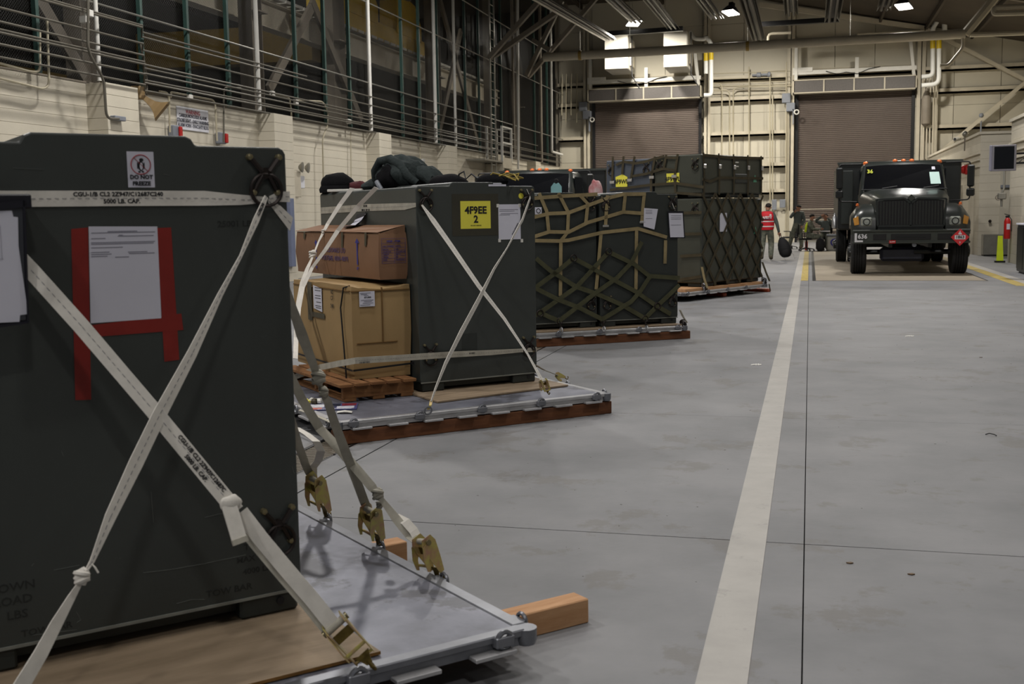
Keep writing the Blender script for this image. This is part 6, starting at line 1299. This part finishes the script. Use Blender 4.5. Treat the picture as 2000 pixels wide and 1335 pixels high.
MB().tube([(.09, 0, .03), (.085, 0, .06), (.07, 0, .16), (.03, 0, .32), (-.02, 0, .46), (-.06, 0, .57), (-.085, 0, .63)], [.06, .13, .19, .195, .16, .10, .04], 16).build('pack_body', m_bpk, bp, smooth=True); MB().ell((.06, -.13, .20), (.12, .07, .15), 14, 9).build('front_pocket', m_bpk, bp, smooth=True)
MB().tube([(-.11, 0, .60), (-.13, 0, .73), (-.09, 0, .76), (-.06, 0, .60)], .012, 6).build('grab_loop', m_wire, bp, smooth=True); MB().ribbon([(.22, 0, .2), (.30, 0, .1), (.33, -.02, -.02), (.38, 0, .04)], (0, .03, 0), .005).build('shoulder_strap', m_wire, bp); MB().ribbon([(.0, 0, .02), (.06, -.02, -.04), (.10, -.02, -.09)], (0, .02, 0), .004).build('strap_end', m_wire, bp)
# standing person with a hand at the face
pB = atz(1558, 486); t, P = person('person in a grey-green jacket standing with a hand raised to the face by the door', (pB.x, pB.y, 0), math.radians(-25),
    stand(head=(.06, -.09, 1.60), neck=(.03, -.04, 1.46), chest=(0, -.0, 1.24), elL=(-.26, -.14, 1.22), wrL=(-.06, -.20, 1.42), elR=(.27, .0, 1.12), wrR=(.24, -.16, .92), kneeL=(-.22, -.06, .5), ankleL=(-.34, -.04, .10), kneeR=(.12, 0, .5), ankleR=(.14, .06, .10), hipL=(-.12, 0, .9)), upper=m_grn)
MB().box(-.09, -.05, -.24, -.20, 1.44, 1.56).build('phone', m_wire, t)
def sit(**k):
    J = dict(pelvis=(0, .02, .56), chest=(0, -.04, .90), neck=(0, -.08, 1.10), head=(0, -.12, 1.24), hipL=(-.10, 0, .55), hipR=(.10, 0, .55), kneeL=(-.14, -.44, .52), kneeR=(.14, -.44, .52), ankleL=(-.14, -.42, .10), ankleR=(.14, -.42, .10),
             shL=(-.19, -.04, 1.02), shR=(.19, -.04, 1.02), elL=(-.25, -.16, .80), elR=(.25, -.16, .80), wrL=(-.12, -.38, .72), wrR=(.12, -.38, .72)); J.update(k); return J
pC = atz(1579, 490); t, P = person('seated person in profile with a yellow reflective vest, reading', (pC.x, pC.y, 0), math.radians(82), sit(wrL=(-.06, -.42, .80), wrR=(.08, -.42, .80), ankleR=(.14, -.30, .10)))
b = MB(); n = 16; vs = []
for r, z, y in ((.19, .66, .0), (.20, .8, -.02), (.2, .95, -.04), (.15, 1.06, -.05)): vs += [(r * 1.05 * math.cos(2 * math.pi * j / n), y + r * .85 * math.sin(2 * math.pi * j / n), z) for j in range(n)]
b.add(vs, [(i * n + j, i * n + (j + 1) % n, (i + 1) * n + (j + 1) % n, (i + 1) * n + j) for i in range(3) for j in range(n) if 2 <= j <= 6]); b.build('vest', m_vy, t, smooth=True)
pD = atz(1612, 489); t, P = person('seated person facing the camera with both arms raised to the head', (pD.x, pD.y, 0), math.radians(-8), sit(elL=(-.36, -.12, 1.10), wrL=(-.14, -.18, 1.26), elR=(.30, -.2, .98), wrR=(.1, -.24, 1.20)), upper=m_grn)
MB().box(-.17, .17, -.21, -.05, .70, .74).build('pale_belt', m_refl, t)
def chair(lab, loc, rz):
    t = thing('office_chair', lab, 'chair', loc, rz, 'chairs by the right roller door')
    MB().cbox(-.24, .24, -.22, .24, .42, .48, .02).build('seat', m_bpk, t); MB().cbox(-.22, .22, .24, .29, .62, 1.0, .02).build('backrest', m_bpk, t)
    MB().tube([(0, .2, .43), (0, .31, .48), (0, .3, .8)], .02, 6).build('back_stem', m_wire, t); MB().tube([(0, 0, .42), (0, 0, .12)], .03, 8).build('pedestal', m_wire, t)
    for s_ in (-1, 1): MB().tube(fillet([(s_ * .22, .1, .45), (s_ * .29, .1, .46), (s_ * .29, .12, .68), (s_ * .29, -.15, .68)], .05), .018, 6).build('armrest', m_wire, t)
    for k in range(5): a = k * 2 * math.pi / 5; MB().bar((0, 0, .12), (.28 * math.cos(a), .28 * math.sin(a), .07), .04, .03).build('leg', m_wire, t); MB().lathe([(.03, -.015), (.03, .015)], (.28 * math.cos(a), .28 * math.sin(a), .032), (math.sin(a), -math.cos(a), 0), 10).build('caster', m_wire, t)
chair('empty dark swivel chair at the left of the group by the right roller door', (atz(1543, 484).x, pB.y + .5, 0), math.radians(-70))
chair('dark chair under the seated person in the yellow vest', (pC.x - .08, pC.y, 0), math.radians(82)); chair('dark chair under the seated person with raised arms', (pD.x, pD.y + .05, 0), math.radians(-8))
q = atz(1602, 491); bp = thing('backpack', 'black backpack standing on the floor between the seated people', 'backpack', (q.x, q.y, 0)); MB().ell((0, 0, .25), (.16, .12, .26), 16, 10, f=lambda p: 1 + .1 * abs(p.x * p.z)).build('pack_body', m_bpk, bp, smooth=True); MB().tube([(-.04, 0, .5), (0, 0, .55), (.04, 0, .5)], .012, 6).build('grab_loop', m_wire, bp)
q = atz(1575, 488); MBt = MB().lathe([(.05, 0), (.055, .02), (.055, .3), (.03, .36), (.015, .38)], (q.x, q.y - .4, 0), (0, 0, 1), 12).build('red_canister', m_red, centre=True, smooth=True); tag(MBt, 'small red canister on the floor under the seated person', 'canister')
q = atz(1626, 490); t = thing('drinks_cooler', 'silver chest with a blue round emblem beside the truck wheel', 'cooler', (q.x + .05, q.y, 0)); MB().cbox(-.25, .25, -.2, .2, .02, .55, .03).build('chest', m_galv, t); MB().ring((0, -.21, .32), .11, .03, (0, 1, 0)).build('blue_emblem', m_blu, t); MB().cbox(-.27, .27, -.22, .22, .55, .62, .02).build('lid', m_grey, t)

# ---------------------------------------------------------------- right side fittings
tv = aty(1958, 308, 26); t = thing('wall_monitor', 'grey-framed dark monitor bracketed high on the office wall', 'monitor', tv, math.radians(-14))
MB().cbox(-.20, .27, -.03, .03, -.28, .27, .01).build('bezel', M('monitor_frame', (136, 134, 142), rough=.5, var=.02), t); MB().box(-.16, .23, -.035, -.029, -.235, .235).build('screen', m_gl, t); MB().cbox(-.26, -.20, -.02, .35, -.27, .27, .01).build('side_case', M('monitor_side', (150, 150, 168), rough=.5, var=.02), t)
for z in (-.12, .08): MB().bar((.24, .05, z), (1.1, .25, z + .02), .04, .04).build('bracket_arm', m_wire, t)
MB().tube([(.3, .05, -.12), (.4, .1, -.02), (.5, .1, -.16), (.6, .12, -.05), (.7, .12, .06)], .012, 5).build('cable', m_wire, t)
def place(px, py, Y): return aty(px, py, Y)
p = atz(1968, 507); fx = thing('fire_extinguisher', 'red fire extinguisher hanging on the office wall corner', 'fire extinguisher', (5.1, 32.6, place(1969, 466, 32.6).z)); MB().lathe([(.08, 0), (.085, .02), (.085, .46), (.06, .53), (.03, .56)], (0, 0, 0), (0, 0, 1), 18).build('cylinder', m_red, fx, smooth=True); MB().cbox(-.05, .05, -.03, .03, .56, .62, .01).build('valve', m_wire, fx); MB().bar((-.08, 0, .66), (.06, 0, .62), .03, .02).build('handle', m_wire, fx); MB().tube([(.04, 0, .6), (.1, -.02, .5), (.1, -.02, .2)], .012, 6).build('hose', m_wire, fx); MB().box(-.03, .05, -.09, -.082, .25, .4).build('label', m_pap, fx)
t = thing('bollard_sign', 'narrow yellow stand on the floor under the fire extinguisher', 'floor sign', (4.98, 32.9, 0)); MB().prism([(-.08, 0, 0), (.1, 0, 0), (.06, 0, .72), (-.06, 0, .72)], (0, .05, 0)).build('panel', m_vy, t); MB().box(-.12, .14, -.05, .12, 0, .05).build('foot', m_wire, t)
kp = thing('steel_kick_plate', 'brushed steel box against the foot of the office wall behind the truck', 'steel box', (5.5, 37.4, 0)); MB().cbox(-.32, .75, 0, .45, .04, .66, .01).build('box_body', m_galv, kp); MB().cbox(.45, .78, .05, .5, .66, .95, .01).build('upper_box', m_tan, kp); MB().box(-.3, .72, .02, .4, 0, .04).build('foot', m_wire, kp)
q = place(1910, 332, 40); t = thing('alarm_bell', 'red alarm horn on the office wall above the truck mirror', 'alarm', (5.02, 40.6, q.z)); MB().cbox(-.06, .06, -.12, .12, -.12, .2, .03).build('housing', m_red, t); MB().lathe([(.14, 0), (.16, .02), (.1, .12)], (-.06, 0, .05), (-1, 0, 0), 16).build('bell', m_red, t, smooth=True)
q = place(1962, 364, 37.8); t = thing('door_closer', 'grey door closer arm on the office front wall', 'door closer', (5.95, 37.88, q.z)); MB().cbox(-.25, .25, 0, .08, -.04, .05, .01).build('body', m_grey, t); MB().bar((.1, -.02, -.02), (.3, -.12, -.1), .03, .02).build('arm', m_grey, t)
q = place(1922, 432, 37.8); t = thing('knob', 'round dark door knob on the office front wall', 'door knob', (5.42, 37.93, q.z)); MB().lathe([(.04, 0), (.03, .03), (.05, .06), (.03, .08)], (0, 0, 0), (0, -1, 0), 12).build('knob', m_ring, t, smooth=True)
t = thing('standpipe_valve', 'grey valve and pipe on the office wall corner above the extinguisher', 'valve', (5.05, 33.0, 1.75)); MB().tube([(0, 0, .9), (0, 0, .25), (-.05, 0, .1), (-.05, 0, -.25)], .03, 8).build('pipe_run', m_galv, t, smooth=True); MB().cbox(-.16, .06, -.06, .06, -.05, .12, .02).build('valve_body', m_galv, t); MB().ring((-.14, -.04, 0), .07, .014, (0, 1, 0)).build('hand_wheel', m_tan, t, smooth=True)
t = thing('file_rack', 'black wall file rack with angled pockets on the near office wall', 'rack', (5.1, 27.9, 1.25))
for k in range(6): MB().prism([(0, -.35, k * .14), (-.13, -.35, k * .14 + .11), (-.13, .35, k * .14 + .11), (0, .35, k * .14)], (0, 0, .02)).build('pocket', m_wire, t)
MB().box(.0, .02, -.36, .36, 0, .9).build('back_panel', m_wire, t)
t = thing('tool_cabinet', 'dark cabinet with pale top against the near office wall', 'cabinet', (4.85, 27.2, 0)); MB().cbox(-.28, .3, -1.8, .6, .04, 1.08, .01).build('body', M('cabinet_charcoal', (48, 50, 54), rough=.4, var=.06), t); MB().cbox(-.31, .32, -1.83, .63, 1.08, 1.12, .005).build('worktop', m_pap, t); MB().box(-.24, .28, -1.7, .5, 0, .04).build('plinth', m_wire, t)
for y in (-1.78, -.98, -.18): MB().cbox(-.295, -.28, y, y + .74, .1, 1.02, .004).build('door', m_tk, t)
q = place(1909, 275, 40); t = thing('security_camera', 'small round camera on the office roof edge', 'camera', (5.0, 41, 3.9)); MB().ell((0, 0, .06), (.09, .09, .1), 12, 8).build('dome', m_galv, t, smooth=True); MB().box(-.02, .02, -.02, .02, -.5, 0).build('bracket', m_tan, t)
q = aty(1876, 290, 52); t = thing('security_camera', 'white bullet camera on the back wall above the truck', 'camera', aty(1870, 272, 55.4)); MB().tube([(-.12, -.1, 0), (.12, .2, .05)], .09, 10).build('camera_body', m_white, t, smooth=True); MB().lathe([(.07, 0), (.07, .02)], (-.12, -.12, 0), (-.6, -.8, 0), 10).build('lens', m_wire, t)
q = aty(1916, 228, 55.6); t = thing('antenna_pole', 'thin grey pole with a round head above the office roof', 'pole', (q.x, 55.5, 3.9)); MB().tube([(0, 0, -3.85), (0, 0, q.z - 3.9)], .035, 8).build('pole', m_grey, t); MB().ell((0, 0, q.z - 3.85), (.11, .11, .11), 10, 7).build('head', m_grey, t, smooth=True)
b = MB(); t = thing('lit_panel', 'orange and blue lit sign between the truck and the office wall', 'sign', (5.0, 47.0, 1.75)); MB().box(-.25, .02, -.6, .6, -.9, .6).build('panel_face', M('lit_orange', (255, 176, 112), emit=1.0, var=0), t); MB().box(-.27, -.25, -.4, .4, -.1, .25).build('blue_field', m_blu, t)
